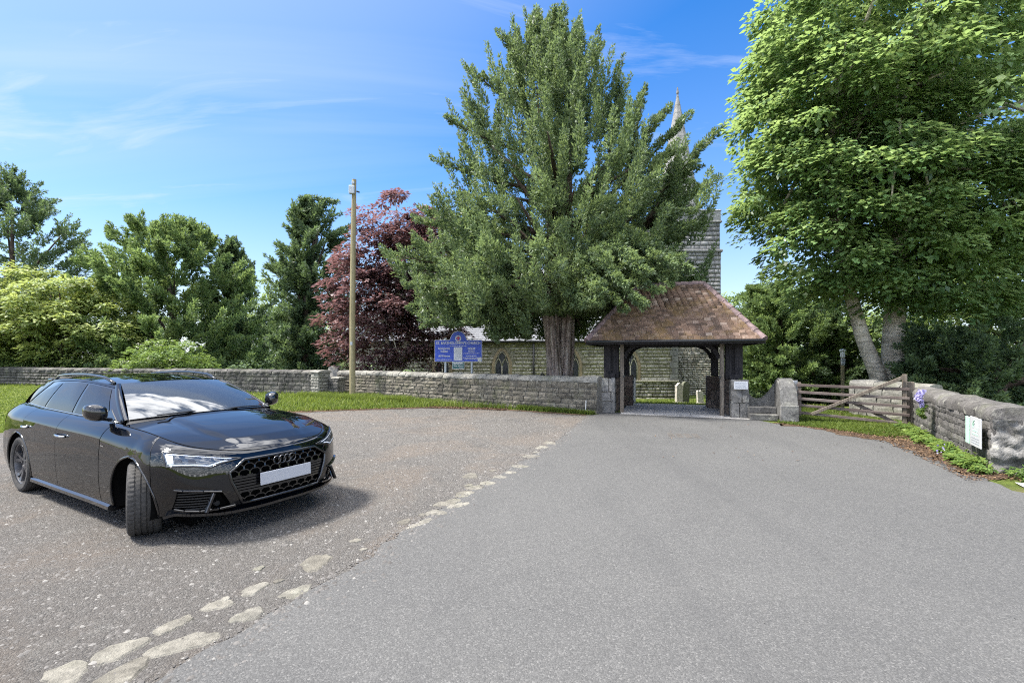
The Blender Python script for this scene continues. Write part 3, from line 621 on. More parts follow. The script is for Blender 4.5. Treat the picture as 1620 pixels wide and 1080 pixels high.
# ------------------------------------------------------------------ lychgate
def build_lychgate():
    r = np.random.default_rng(41)
    g = empty('lychgate', (4.72, 14.1, 0), R(-17.4), 'black timber lychgate with mossy red tiled hipped roof on stone piers', 'lychgate')
    def pier(cx, cy, sx, sy, H, mat, name='pier', ch=(.22, .34)):
        p = MB().box((cx, cy, H / 2 - .1), (sx - .07, sy - .07, H + .14)).build(name, 'mortar', g)
        for side in range(4):
            rz = side * math.pi / 2; wd, dp = (sx, sy / 2) if side % 2 == 0 else (sy, sx / 2)
            for (u, z, ww, h) in layout(wd, H, ch, (wd * .5, wd * 1.2), r, .008):
                q = Matrix.Rotation(rz, 3, 'Z') @ Vector((u - wd / 2, -dp + .05, z)); stone('stone', p, q + Vector((cx, cy, 0)), (ww, .1, h), rz, mat)
        return p
    pier(-1.75, -1.05, .50, .46, 1.0, 'pier_stone'); 
    pier(1.70, -1.27, .42, .44, 1.0, 'pier_stone', ch=(.3, .5))
    for sx in (-1, 1):
        pier(sx * 1.34, .98, .46, .42, 1.0, 'gate_inner_stone')
        pier(sx * 1.62, -.02, .36, 1.6, .98, 'gate_inner_stone', 'side_wall')
        MB().box((sx * 1.125, 1.12, .52), (.05, .10, 1.0), ch=.015).build('stone_trim', 'ashlar', g)
    T = 'black_timber'
    for sx in (-1, 1):
        MB().box((sx * 1.62, -.03, 1.06), (.24, 2.3, .12), ch=.01).build('sill_plate', T, g)
        MB().box((sx * 1.62, -.03, 1.99), (.20, 2.5, .16), ch=.01).build('wall_plate', T, g)
        MB().box((sx * 1.62, -.03, 1.62), (.10, 2.0, .09), ch=.01).build('mid_rail', T, g)
        for v in (-1.02, .96): MB().box((sx * (1.72 if v < 0 else 1.34), v, 1.55), (.20, .20, 1.1), ch=.012).build('post', T, g)
        for v in (-1.02,): MB().box((sx * 1.48, v, 1.55), (.16, .17, 1.1), ch=.012).build('post', T, g)
        MB().box((sx * 1.60, -1.04, 1.5), (.10, .05, .95)).build('panel', T, g)
        for v in (-.62, -.2, .22, .62): MB().box((sx * 1.62, v, 1.5), (.07, .09, .86), ch=.008).build('stud', T, g)
        # standing gate post and leaf stop in silvered oak
        MB().box((sx * 1.30, -1.2, .98), (.105, .105, 1.98), ch=.012).build('gate_post', 'grey_timber', g)
        MB().tube([(sx * 1.24, -1.22, 1.05), (sx * 1.24, -1.3, 1.05)], .03, 8).build('latch', 'black_iron', g)
        for v in (-1.02, .96):
            mb = MB(); P0 = Vector((sx * 1.24, v, 1.55)); P1 = Vector((sx * .86, v, 1.93)); c = Vector((sx * 1.16, v, 1.86))
            pts = [P0 * (1 - t) ** 2 + c * 2 * t * (1 - t) + P1 * t * t for t in np.linspace(0, 1, 7)]
            for p, q in zip(pts[:-1], pts[1:]): mb.bar(p, q + (q - p) * .1, .10, .09, up=(0, 1, 0))
            mb.build('brace', T, g)
    for v in (-1.02, .96): MB().box((0, v, 2.0), (3.7, .18, .20), ch=.012).build('tie_beam', T, g)
    MB().box((0, -.03, 2.0), (3.3, .16, .18), ch=.012).build('tie_beam', T, g)
    # roof: eaves ring, four slopes
    ez, rzt, ev, eu, ru = 2.02, 3.72, 1.62, 2.24, .94
    E = [(-eu, -ev, ez), (eu, -ev, ez), (eu, ev, ez), (-eu, ev, ez)]; Rg = [(-ru, 0, rzt), (ru, 0, rzt)]
    MB().add([Vector(p) for p in E + Rg], [(0, 1, 5, 4), (2, 3, 4, 5), (1, 2, 5), (3, 0, 4), (3, 2, 1, 0)]).build('roof_deck', T, g)
    mb = MB()
    for k in range(4): mb.bar(Vector(E[k]) + Vector((0, 0, -.03)), Vector(E[(k + 1) % 4]) + Vector((0, 0, -.03)), .05, .11)
    mb.build('fascia', T, g)
    gut = MB(); gut.tube([(-eu, -ev - .06, ez - .01), (eu, -ev - .06, ez - .01)], .045, 8); gut.build('gutter', 'black_iron', g, smooth=True)
    # tiles
    tv = []
    def slope_tiles(A, B, T0, T1, gauge=.098, tw=.165, individual=0):
        A, B, T0, T1 = map(Vector, (A, B, T0, T1)); x = (B - A).normalized(); up = ((T0 + T1) / 2 - (A + B) / 2); up -= x * up.dot(x); Ls = up.length; up.normalize(); n = x.cross(up)
        if n.z < 0: n = -n
        rows = int(Ls / gauge) + 1
        for k in range(rows):
            t0 = (k * gauge) / Ls; t1 = min(1, t0 + .02)
            l = A.lerp(T0, min(1, t0)); q = B.lerp(T1, min(1, t0)); L = (q - l).length; u = -(k % 2) * tw / 2
            while u < L - .01:
                a, b = max(0, u), min(L, u + tw)
                if b - a > .035:
                    sag = r.normal(0, .004); p = l + x * ((a + b) / 2) + up * (.075 + r.normal(0, .004) - .03) + n * (.032 + sag)
                    ry = Matrix((x, up, n)).transposed().to_4x4() @ Matrix.Rotation(R(11) + r.normal(0, .02), 4, 'X') @ Matrix.Rotation(r.normal(0, .012), 4, 'Z') @ Matrix.Rotation(r.normal(0, .02), 4, 'Y')
                    tv.append((k, b - a - .006, p, ry, individual and (k < 14)))
                u += tw
    slope_tiles(E[0], E[1], Rg[0], Rg[1], individual=1)
    slope_tiles(E[3], E[0], Rg[0], Rg[0]); slope_tiles(E[1], E[2], Rg[1], Rg[1]); slope_tiles(E[2], E[3], Rg[1], Rg[0])
    # one tile: curved slab 0.15 long
    tvv = []; nx = 3
    for j in (0, 1):
        for h in (0, 1):
            for i in range(nx): tvv.append(((i / (nx - 1) - .5), (j - .5) * .16, (h - .5) * .036 + .006 * (1 - (2 * i / (nx - 1) - 1) ** 2)))
    idx = lambda j, h, i: (j * 2 + h) * nx + i
    tff = []
    for i in range(nx - 1):
        tff += [(idx(0, 1, i), idx(0, 1, i + 1), idx(1, 1, i + 1), idx(1, 1, i)), (idx(0, 0, i), idx(0, 0, i + 1), idx(0, 1, i + 1), idx(0, 1, i)), (idx(1, 0, i), idx(0, 0, i), idx(0, 0, i + 1), idx(1, 0, i + 1))]
    tff += [(idx(0, 0, 0), idx(0, 1, 0), idx(1, 1, 0), idx(1, 0, 0)), (idx(0, 1, nx - 1), idx(0, 0, nx - 1), idx(1, 0, nx - 1), idx(1, 1, nx - 1))]
    me = bpy.data.meshes.new('tile'); me.from_pydata(tvv, [], tff); me.materials.append(M['clay_tile']); TV = np.array(tvv); TF = np.array(tff)
    Vs = []; Fs = []; TT = []; o = 0; cnt = 0
    for (k, w, p, ry, ind) in tv:
        if ind and cnt < 300:
            cnt += 1; ob = bpy.data.objects.new('tile', me); link(ob, g); mm = ry.copy(); mm.translation = p; ob.matrix_basis = mm @ Matrix.Diagonal((w, 1, 1, 1))
        else:
            v = (TV * np.array([w, 1, 1])) @ np.array(ry.to_3x3()).T + np.array(p); Vs.append(v); Fs.append(TF + o); o += len(v); TT += [r.random()] * len(TF)
    tag(np_obj('tile_courses', np.concatenate(Vs), np.concatenate(Fs), 'clay_tile', g, np.array(TT)), kind='stuff')
    for (a, b) in ((E[0], Rg[0]), (E[1], Rg[1]), (E[2], Rg[1]), (E[3], Rg[0]), (Rg[0], Rg[1])):
        a = Vector(a); b = Vector(b); L = (b - a).length; m = int(L / .3)
        for k in range(m):
            p0 = a.lerp(b, k / m) + Vector((0, 0, .02)); p1 = a.lerp(b, (k + 1.06) / m) + Vector((0, 0, .012))
            MB().tube([p0, p1], [.095, .082], 10).build('ridge_tile', 'ridge_tile', g, smooth=True, angle=40)
    # notice on the right pier: flat print, illegible at this distance
    sg = empty('notice_plaque', (0, 0, 0), label='small white notice plaque fixed on the stone pier right of the lychgate opening', cat='sign')
    Mg = Matrix.Translation((4.72, 14.1, 0)) @ Matrix.Rotation(R(-17.4), 4, 'Z'); sg.matrix_world = Mg @ Matrix.Translation((1.71, -1.53, .86))
    MB().box((0, 0, 0), (.33, .02, .20), ch=.004).build('board', 'sign_paper', sg)
    for k in range(5):
        q = MB(); x = -.13
        while x < .11: ww = r.uniform(.015, .045); q.box((x + ww / 2, -.0115, .065 - k * .032), (ww, .003, .009)); x += ww + .012
        q.build('print_line', 'print_grey', sg)
    # floor flags
    path = sheet('gate_path', [tuple((Mg @ Vector((u, v, 0))).xy) for u, v in ((-1.32, -1.55), (1.95, -1.75), (1.3, 1.75), (-1.3, 1.75))], .016, 'paving')
    for iu, u in enumerate((-.88, .04, .93)):
        for iv, v in enumerate((-.95, .0, .95)):
            o = MB().box((0, 0, 0), ((.90, .96, .82)[iu] - .018, .93, .03), ch=.006).build('paving_slab', 'paving', path); o.matrix_world = Mg @ Matrix.Translation((u, v + (.2 if iu == 1 else 0), .016 + r.uniform(0, .004)))
    # stile to the right of the gate
    st = empty('stone_stile', (0, 0, 0), label='worn stone steps with curved back wall and humped pillar, between lychgate and field gate', cat='stile'); st.matrix_world = Mg
    f = lambda a, b, h: (h, a, b)
    prof = [(-1.98, -.1), (-2.0, .42), (-1.94, .50), (-1.80, .86), (-1.64, 1.02), (-1.46, 1.06), (-1.30, 1.0), (-1.16, .84), (-1.05, .62), (-1.0, .45), (-1.0, -.1)]
    o = MB().prism(prof, 2.53, 2.90, f).build('pillar', 'stile_stone', st)
    bm = bmesh.new(); bm.from_mesh(o.data); bmesh.ops.bevel(bm, geom=[e for e in bm.edges if abs(e.calc_length() - .37) > .02 and all(v.co.z > .3 for v in e.verts)], offset=.03, segments=2, affect='EDGES'); bm.to_mesh(o.data); bm.free()
    MB().box((2.715, -1.985, .2), (.40, .06, .44), ch=.015).build('base_block', 'pier_stone', st)
    fx = lambda a, b, h: (a, h, b)
    prof = [(1.86, 0), (1.86, .74)] + [(1.86 + .69 * t, .74 - 1.25 * t * (1 - t) * 1.0 + .16 * t) for t in np.linspace(.08, .97, 12)] + [(2.55, .9), (2.55, 0)]
    MB().prism(prof, -1.06, -1.26, fx).build('back_wall', 'stile_stone', st)
    MB().box((2.21, -1.50, .08), (.64, .56, .16), ch=.02).build('step', 'stile_stone', st); MB().box((2.21, -1.38, .24), (.64, .34, .17), ch=.02).build('step', 'stile_stone', st)
    pb = empty('paper_notice', (0, 0, 0), label='white paper notice with dark mark, fixed to the humped stile pillar beside the field gate', cat='sign'); pb.matrix_world = Mg @ Matrix.Translation((2.915, -1.62, .80)) @ Matrix.Rotation(R(50), 4, 'Z')
    MB().box((0.02, 0, 0), (.2, .012, .42), ch=.003).build('board', 'sign_white', pb); MB().box((.03, -.008, .08), (.06, .004, .09)).build('printed_mark', 'print_grey', pb)
    MB().tube([(0, 0, 0), (.02, -.01, .36)], .014, 8).build('marker_pipe', 'white_plastic', None, loc=(2.06, 13.22, .02))
    tag(bpy.data.objects['marker_pipe'], 'thin white plastic pipe standing against the wall just left of the lychgate', 'pipe')
build_lychgate()

# ------------------------------------------------------------------ field gate
def build_field_gate():
    a = Vector((7.05, 11.62, 0)); b = Vector((8.98, 10.68, 0)); d = b - a; L = d.length; rz = math.atan2(d.y, d.x)
    g = empty('field_gate', a, rz, 'weathered five-bar wooden field gate across the grass entrance', 'gate')
    zl = [(.23, .07), (.41, .27), (.57, .46), (.73, .65), (.90, .86)]
    for (z0, z1) in zl: MB().bar((-.02, 0, z0), (L + .03, 0, z1), .04, .065, ch=.006).build('rail', 'rail_timber', g)
    MB().box((L - .05, .04, .62), (.085, .075, 1.16), ch=.01).build('heel_post', 'grey_timber', g)
    MB().box((.04, .04, .56), (.075, .07, .82), ch=.01).build('head_post', 'grey_timber', g)
    MB().bar((L - .1, -.045, 1.13), (.28, -.045, .20), .035, .075, ch=.006).build('diagonal_brace', 'grey_timber', g)
    MB().bar((1.12, .05, .52), (L - .12, .05, .03), .035, .08, ch=.006).build('diagonal_brace', 'rail_timber', g)
    p = MB().box((0, 0, .5), (.13, .13, 1.05), ch=.015).build('gate_post', 'grey_timber', None, loc=(9.12, 10.78, 0), rz=rz); tag(p, 'square silvered timber post at hinge end of the field gate, against the right wall', 'post')
    p = MB().box((0, 0, .5), (.11, .11, 1.02), ch=.015).build('gate_post', 'grey_timber', None, loc=(6.93, 11.74, 0), rz=rz); tag(p, 'slim timber latch post between the stile pillar and the field gate', 'post')
build_field_gate()

# ------------------------------------------------------------------ church
def build_church():
    r = np.random.default_rng(51)
    Y, x0, x1, zb, ze = 27.0, -9.0, 9.5, -.95, 2.43
    c = empty('church', (0, 27, 0), 0, 'old limestone church with slate roof, square tower and thin spire beyond the yew', 'church'); c.location = (0, 0, 0)
    wins = [(PX(794, Y), .5), (PX(905, Y), .5), (PX(997, Y), .5), (PX(700, Y), .5)]
    MB().box(((x0 + x1) / 2, Y + .317, (zb + ze) / 2), (x1 - x0, .6, ze - zb)).build('aisle_wall', 'church_mortar', c)
    MB().box((x1 - .2, Y + 2.8, (zb + ze) / 2), (.36, 4.6, ze - zb)).build('end_wall', 'ashlar', c)
    it = []
    def sk(u, z):
        X = x0 + u; return any(abs(X - wx) < .58 and z + zb > .1 - .0 and z + zb < 2.1 for wx, _ in wins)
    for (u, z, w, h) in layout(x1 - x0, ze - zb, (.15, .31), (.2, .5), r, .011, sk): it.append(((x0 + u, Y + .04, zb + z), w, h, 0))
    tag(joined_blocks('stone_courses', it, 'church_stone', c, 6, .09), kind='stuff')
    MB().box(((x0 + x1) / 2, Y - .06, .20), (x1 - x0 + .1, .2, .10), ch=.03).build('plinth_course', 'church_stone', c)
    it = []
    for (u, z, w, h) in layout(x1 - x0, 1.1, (.16, .25), (.2, .45), r, .014): it.append(((x0 + u, Y - .06, zb + z), w, h, 0))
    tag(joined_blocks('plinth_stones', it, 'tower_stone', c, 7, .10), kind='stuff')
    # corner strip of dressed stone
    for k in range(6): MB().box((x1 - .22 + (.05 if k % 2 else 0), Y - .02, .42 + k * .345), (.46 if k % 2 == 0 else .34, .08, .33), ch=.012).build('quoin', 'ashlar', c)
    def arch(wx, hw, z0, zs, zt, n=8):
        P = [(wx - hw, z0), (wx - hw, zs)]
        for t in np.linspace(0, 1, n)[1:]: P.append((wx - hw + hw * t, zs + (zt - zs) * math.sin(t * math.pi / 2) ** .8))
        for t in np.linspace(1, 0, n)[1:]: P.append((wx + hw - hw * t, zs + (zt - zs) * math.sin(t * math.pi / 2) ** .8))
        return P + [(wx + hw, z0)]
    fy = lambda a, b, h: (a, h, b)
    for (wx, _) in wins:
        w = MB(); o = arch(wx, .58, .02, 1.2, 2.10); i = arch(wx, .40, .02, 1.2, 1.93); n = len(o)
        vs = [fy(a, b, Y - .05) for a, b in o] + [fy(a, b, Y - .05) for a, b in i] + [fy(a, b, Y + .1) for a, b in i]
        w.add(vs, [(k, k + 1, n + k + 1, n + k) for k in range(n - 1)] + [(n + k, n + k + 1, 2 * n + k + 1, 2 * n + k) for k in range(n - 1)])
        wo = w.build('window_surround', 'ochre_stone', c)
        MB().prism(arch(wx, .41, .02, 1.2, 1.94), Y + .0, Y + .05, fy).build('glass', 'lead_glass', wo)
        tr = MB()
        for s in (-1, 1):
            pts = [(wx + s * .40 * 0, Y - .03, z) for z in (.02, 1.15)]
            tr.tube([Vector((wx + s * .385, Y - .03, .02)), Vector((wx + s * .385, Y - .03, 1.05))] + [Vector((wx + s * (.385 - .385 * t / 2 * (1 if True else 0)), Y - .03, 1.05 + .42 * math.sin(t * 1.57))) for t in (.3, .6, .85, 1.0)], .035, 6)
            tr.tube([Vector((wx, Y - .03, 1.05))] + [Vector((wx + s * .19 * t, Y - .03, 1.05 + .42 * math.sin(t * 1.57))) for t in (.3, .6, .85, 1)], .035, 6)
            tr.tube([Vector((wx + s * .19, Y - .03, 1.47)), Vector((wx + s * .23, Y - .03, 1.62)), Vector((wx + s * .1, Y - .03, 1.8)), Vector((wx, Y - .03, 1.9))], .03, 6)
        tr.tube([(wx, Y - .03, .02), (wx, Y - .03, 1.1)], .04, 6); tr.build('tracery', 'church_stone', wo, smooth=True)
        MB().box((wx, Y - .03, .02), (1.3, .24, .12), ch=.03).build('sill', 'church_stone', wo)
    for px in (844,): MB().tube([(PX(px, Y), Y - .12, zb), (PX(px, Y), Y - .12, ze)], .06, 8).build('downpipe', 'black_iron', c, smooth=True)
    MB().tube([(x0, Y - .16, ze + .02), (x1 + .1, Y - .16, ze + .02)], .08, 8).build('gutter', 'black_iron', c, smooth=True)
    rf = MB().add([(x0, Y - .22, ze + .06), (x1 + .15, Y - .22, ze + .06), (x1 + .15, Y + 4.6, ze + 2.3), (x0, Y + 4.6, ze + 2.3), (x0, Y - .22, ze - .02), (x1 + .15, Y - .22, ze - .02), (x1 + .15, Y + 4.6, ze + 2.2), (x0, Y + 4.6, ze + 2.2)],
              [(0, 1, 2, 3), (4, 7, 6, 5), (0, 4, 5, 1), (1, 5, 6, 2), (2, 6, 7, 3), (3, 7, 4, 0)]).build('aisle_roof', 'slate', c)
    # slate courses on the aisle roof
    it = []; T = []; Vs = []; Fs = []; o = 0
    for k in range(16):
        t0 = k / 16; yy = Y - .22 + 4.82 * t0; zz = ze + .06 + 2.24 * t0; u = x0 + (k % 2) * .15
        while u < x1 - .2:
            ww = .29; v = np.array([(u, yy - .02, zz + .026), (u + ww, yy - .02, zz + .026), (u + ww, yy + .34, zz + .150), (u, yy + .34, zz + .150), (u, yy - .02, zz + .008), (u + ww, yy - .02, zz + .008)]); Vs.append(v + r.normal(0, .003, (6, 3))); Fs.append(np.array([(0, 1, 2, 3), (4, 5, 1, 0)]) + o); o += 6; u += .30
    tag(np_obj('slate_courses', np.concatenate(Vs), np.concatenate(Fs), 'slate', c), kind='stuff')
    MB().box(((x0 + 6.5) / 2, Y + 4.9, 3.2), (6.5 - x0, .5, 3.6)).build('nave_wall', 'tower_stone', c)
    MB().add([(x0, Y + 4.5, 4.9), (7.6, Y + 4.5, 4.9), (7.6, Y + 9, 8.3), (x0, Y + 9, 8.3), (7.6, Y + 13.5, 4.9), (x0, Y + 13.5, 4.9)], [(0, 1, 2, 3), (3, 2, 4, 5), (1, 4, 2), (0, 3, 5)]).build('nave_roof', 'slate', c)
    # tower
    ty = 29.5; tx = PX(1067, ty + 2.6); hw = 2.0; cx, cy = tx, ty + hw
    MB().box((cx, cy, 3.5), (2 * hw, 2 * hw, 9.2)).build('tower', 'mortar', c)
    it = []
    for (u, z, w, h) in layout(2 * hw, 4.0, (.08, .17), (.14, .45), r, .012): it.append(((cx - hw + u, ty - .03, zb + z), w, h, 0))
    lo = tag(joined_blocks('rubble_stones', it, 'tower_stone', c, 8, .12), kind='stuff'); it = []
    for (u, z, w, h) in layout(2 * hw, 5.1, (.22, .32), (.3, .6), r, .012): it.append(((cx - hw + u, ty + .02, 3.05 + z), w, h, 0))
    for (u, z, w, h) in layout(2 * hw, 9.2, (.22, .32), (.3, .6), r, .012): it.append(((cx + hw - .02, ty + u, zb + z), w, h, math.pi / 2))
    tag(joined_blocks('tower_stones', it, 'ashlar', c, 9, .08), kind='stuff')
    MB().box((cx, cy, 8.22), (2 * hw + .24, 2 * hw + .24, .2), ch=.06).build('string_course', 'ashlar', c)
    MB().box((cx, cy, 9.35), (2 * hw - .1, 2 * hw - .1, 2.1)).build('belfry', 'ashlar', c)
    it = []
    for (u, z, w, h) in layout(2 * hw - .1, 2.1, (.22, .32), (.3, .6), r, .012): it += [((cx - hw + .05 + u, ty + .05, 8.3 + z), w, h, 0), ((cx + hw - .05, ty + .05 + u, 8.3 + z), w, h, math.pi / 2)]
    tag(joined_blocks('belfry_stones', it, 'ashlar', c, 10, .08), kind='stuff')
    MB().box((cx, cy, 10.05), (2 * hw + .16, 2 * hw + .16, .16), ch=.05).build('string_course', 'ashlar', c)
    for k in range(2):
        MB().box((cx, ty + .1 + k * (2 * hw - .2), 10.4), (2 * hw, .22, .62)).build('parapet', 'ashlar', c); MB().box((cx + (k * 2 - 1) * (hw - .1), cy, 10.4), (.22, 2 * hw - .5, .62)).build('parapet', 'ashlar', c)
    MB().box((cx, cy, 10.75), (2 * hw + .1, 2 * hw + .1, .1), ch=.03).build('coping', 'ashlar', c)
    sp = MB().lathe([(1.62, 10.2), (1.56, 10.6), (.05, 19.1), (.09, 19.2), (.03, 19.6)], 8, lambda q, h, a: (cx + q * math.cos(a + .39), cy + q * math.sin(a + .39), h)).build('spire', 'ashlar', c)
    bands = MB()
    for h in np.arange(11.2, 19, .55): q = 1.56 * (19.35 - h) / (19.35 - 10.6) + .012; bands.lathe([(q, h), (q * .98, h + .05)], 8, lambda a_, h_, a: (cx + a_ * math.cos(a + .39), cy + a_ * math.sin(a + .39), h_))
    bands.build('spire_courses', 'ashlar', sp)
    # buttress at the foot, seen through the gate
build_church()

def build_graves():
    def headstone(name, px, pyt, Y, w, t, mat, label, style, lean=0, rz=0):
        X = PX(px, Y); z0 = float(gz(X, Y)); h = PZ(pyt, Y) - z0
        hw = w / 2
        if style == 'peak': prof = [(-hw, -.1), (-hw, h - hw * .9), (0, h), (hw, h - hw * .9), (hw, -.1)]
        elif style == 'round': prof = [(-hw, -.1), (-hw, h - hw)] + [(-hw * math.cos(a), h - hw + hw * math.sin(a)) for a in np.linspace(.2, math.pi - .2, 8)] + [(hw, h - hw), (hw, -.1)]
        else: prof = [(-hw, -.1), (-hw, h - .05), (-hw * .6, h), (-hw * .2, h - .04), (hw * .3, h - .01), (hw, h - .08), (hw, -.1)]
        g = empty(name, (X, Y, z0), rz, label, 'gravestone', 'gravestones seen from the car park'); g.rotation_euler = (0, lean, rz)
        MB().prism(prof, -t / 2, t / 2, lambda a, b, hh: (a, hh, b)).build('headstone', mat, g); MB().box((0, 0, .04), (w * 1.3, t * 2.2, .12), ch=.02).build('plinth', mat, g)
    headstone('gravestone', 1074, 605, 22.5, .34, .14, 'grave_light', 'pale pointed gravestone seen through the lychgate', 'peak', 0, R(20))
    headstone('gravestone', 1083, 603, 23.4, .55, .13, 'grave_dark', 'dark mossy gravestone behind the pale pointed one, seen through the lychgate', 'round', R(4), R(35))
    headstone('gravestone', 1108, 617, 21.5, .30, .10, 'grave_light', 'small broken pinkish gravestone in the grass, on the right through the lychgate', 'broken', R(-4), R(15))
    headstone('gravestone', 528, 578, 21.5, .62, .14, 'grave_light', 'rounded brown gravestone top showing over the wall beside the old gate pier', 'round', 0, R(-20))
    headstone('gravestone', 858, 589, 19, .5, .13, 'grave_dark', 'dark pointed gravestone tip showing over the wall left of the yew trunk', 'peak')
    p = MB().box((0, 0, .5), (.07, .05, 1.1), ch=.01).build('white_post', 'white_plastic', None, loc=(PX(1004, 17.2), 17.2, float(gz(4.5, 17.2)) - .1)); tag(p, 'slim white post in the grass just inside the lychgate', 'post')
build_graves()

# ------------------------------------------------------------------ pole, notice board, lamp, wall signs
def text(s, size, loc, parent, mat, name='lettering', align='CENTER', xs=1.0, bold=0.0):
    cu = bpy.data.curves.new(name, 'FONT'); cu.body = s; cu.size = size; cu.align_x = align; cu.align_y = 'CENTER'; cu.extrude = .001; cu.offset = bold
    o = bpy.data.objects.new(name, cu); link(o); bpy.context.view_layer.update()
    me = bpy.data.meshes.new_from_object(o.evaluated_get(bpy.context.evaluated_depsgraph_get())); bpy.data.objects.remove(o); me.materials.clear(); me.materials.append(M[mat]); o = bpy.data.objects.new(name, me); link(o, parent); o.location = loc; o.rotation_euler = (R(90), 0, 0); o.scale = (xs, 1, 1); return o
def lines(parent, x0, x1, z, h, r, mat='sign_white', y=-.013, center=True):
    mb = MB(); x = x0
    while x < x1 - .01:
        w = min(r.uniform(.03, .09), x1 - x); mb.box((x + w / 2, y, z), (w, .003, h)); x += w + .014
    return mb.build('print_line', mat, parent)
def build_street_things():
    r = np.random.default_rng(61)
    p = empty('utility_pole', (-6.1, 18.0, 0), 0, 'tall bare wooden utility pole in the grass before the left wall', 'pole')
    MB().tube([(0, 0, -.2), (.0, 0, 3), (.03, .0, 6), (.07, 0, 8.36)], [.112, .106, .096, .082], 18).build('shaft', 'pole_timber', p, smooth=True, angle=50)
    MB().box((.02, -.12, 7.93), (.22, .12, .32), ch=.02).build('junction_box', 'zinc', p); MB().box((.06, -.1, 8.2), (.1, .1, .1), ch=.01).build('bracket', 'zinc', p)
    MB().box((0.0, -.135, 2.1), (.09, .01, .12)).build('tag_plate', 'zinc', p); MB().tube([(.18, -.04, 7.9), (.28, -.04, 7.86)], .03, 8).build('insulator', 'black_iron', p)
    Y = 16.4; X = PX(725, Y); n = empty('church_notice_board', (X, Y, 0), R(-6), 'blue arched church notice board on two grey posts behind the wall', 'notice board')
    z0, z1, hw = PZ(572, Y), PZ(537.5, Y), 38.2 * Y / FOC; ra = 12.7 * Y / FOC; zt = PZ(523.5, Y)
    for s in (-1, 1): MB().tube([(s * 21.3 * Y / FOC, .06, -.3), (s * 21.3 * Y / FOC, .06, z1 + .06)], .042, 12).build('post', 'zinc', n, smooth=True, angle=40)
    def outline(g):
        P = [(-hw + g, z0 + g), (hw - g, z0 + g), (hw - g, z1 - g), (ra * 1.22, z1 - g)]
        for t in np.linspace(0, 1, 5)[1:]: P.append((ra * 1.22 - (ra * .22 + g) * t ** .6, z1 - g + .10 * t * t))
        for a in np.linspace(.25, math.pi - .25, 17): P.append(((ra - g) * math.cos(a), zt - ra + (ra - g) * math.sin(a) + .0))
        for t in np.linspace(1, 0, 5)[:-1]: P.append((-ra * 1.22 + (ra * .22 + g) * t ** .6, z1 - g + .10 * t * t))
        return P + [(-ra * 1.22, z1 - g), (-hw + g, z1 - g)]
    fy = lambda a, b, h: (a, h, b)
    MB().prism(outline(0), -.004, .03, fy).build('border', 'sign_white', n); MB().prism(outline(.016), -.010, .0, fy).build('board', 'sign_blue', n)
    e = MB(); ez = zt - ra * .92
    e.lathe([(.108, -.012), (.108, -.017), (.07, -.017), (.07, -.012)], 24, lambda q, h, a: (q * math.cos(a), h, ez + q * math.sin(a))); e.build('emblem_ring', 'sign_white', n)
    em = MB(); em.box((0, -.016, ez), (.03, .006, .17)); em.box((0, -.0145, ez + .02), (.13, .005, .03)); em.build('emblem_cross', 'sign_red', n)
    text("ST. BARTHOLOMEW'S CHURCH", .118, (0, -.012, PZ(542.6, Y)), n, 'sign_white', xs=.93, bold=.0025)
    lines(n, -.3, .3, PZ(547, Y), .014, r)
    text('Sunday Service', .095, (-.50, -.012, PZ(551.0, Y)), n, 'sign_white', xs=.72, bold=.002); text('10.30am', .10, (-.50, -.012, PZ(555.6, Y)), n, 'sign_white', xs=.8, bold=.002)
    text('All Welcome', .095, (-.50, -.012, PZ(563, Y)), n, 'sign_white', xs=.8, bold=.002); lines(n, -.77, -.24, PZ(568.6, Y), .02, r)
    for k, (hw_, z) in enumerate(((.13, 550), (.13, 552), (.11, 554.3), (.11, 556), (.28, 558.9), (.19, 562.7), (.3, 565.5), (.25, 567.3))): lines(n, .47 - hw_, .47 + hw_, PZ(z, Y), .021, r)
    MB().box((-.005, -.014, PZ(559.5, Y)), (.30, .012, .46)).build('poster', 'sign_paper', n)
    for k in range(13): lines(n, -.12 + r.uniform(0, .02), .1, PZ(559.5, Y) + .19 - k * .03, .006, r, 'print_grey', -.0212)
    MB().box((hw - .085, -.013, z0 + .085), (.13, .008, .14)).build('corner_panel', 'sign_white', n); MB().box((hw - .075, -.018, z0 + .06), (.08, .004, .06)).build('corner_mark', 'zinc', n)
    s = empty('hanging_sign', (X, Y - .02, PZ(577.6, Y)), R(-6), 'small dark green sign with white border, hung below the blue notice board', 'sign')
    MB().box((0, 0, 0), (.43, .02, .25)).build('border', 'sign_white', s); MB().box((0, -.008, .0), (.40, .014, .22)).build('board', 'sign_green', s)
    lines(s, -.17, .17, .075, .03, r, y=-.0165); lines(s, -.16, .16, .04, .022, r, y=-.0165); text('We Meet', .085, (0, -.0155, -.025), s, 'sign_white', bold=.001); lines(s, .03, .17, -.09, .014, r, y=-.0165)
    Y = 16.0; l = empty('lamp_post', (PX(1333, Y), Y, 0), 0, 'short slim green lamp post with lantern top, behind the field gate', 'lamp post')
    z0 = float(gz(11.2, Y)) - .1; MB().tube([(0, 0, z0), (0, 0, 1.56)], .055, 10).build('pole', 'pole_timber', l, smooth=True, angle=40); MB().box((-.02, -.05, 1.42), (.12, .06, .22), ch=.01).build('box', 'zinc', l)
    MB().lathe([(.0, 1.86), (.09, 1.84), (.10, 1.79), (.06, 1.77), (.075, 1.60), (.05, 1.56), (0, 1.56)], 14).build('lantern', 'lamp_glass', l, smooth=True, angle=30)
    # signs on the right wall (near end)
    a, b = Vector((6.61, 6.48, 0)), Vector((9.3, 11.0, 0)); d = (b - a).normalized(); rz = math.atan2(d.y, d.x)
    Mw = Matrix.Translation(a) @ Matrix.Rotation(rz + math.pi, 4, 'Z')      # local -y faces the road, +x towards the near end
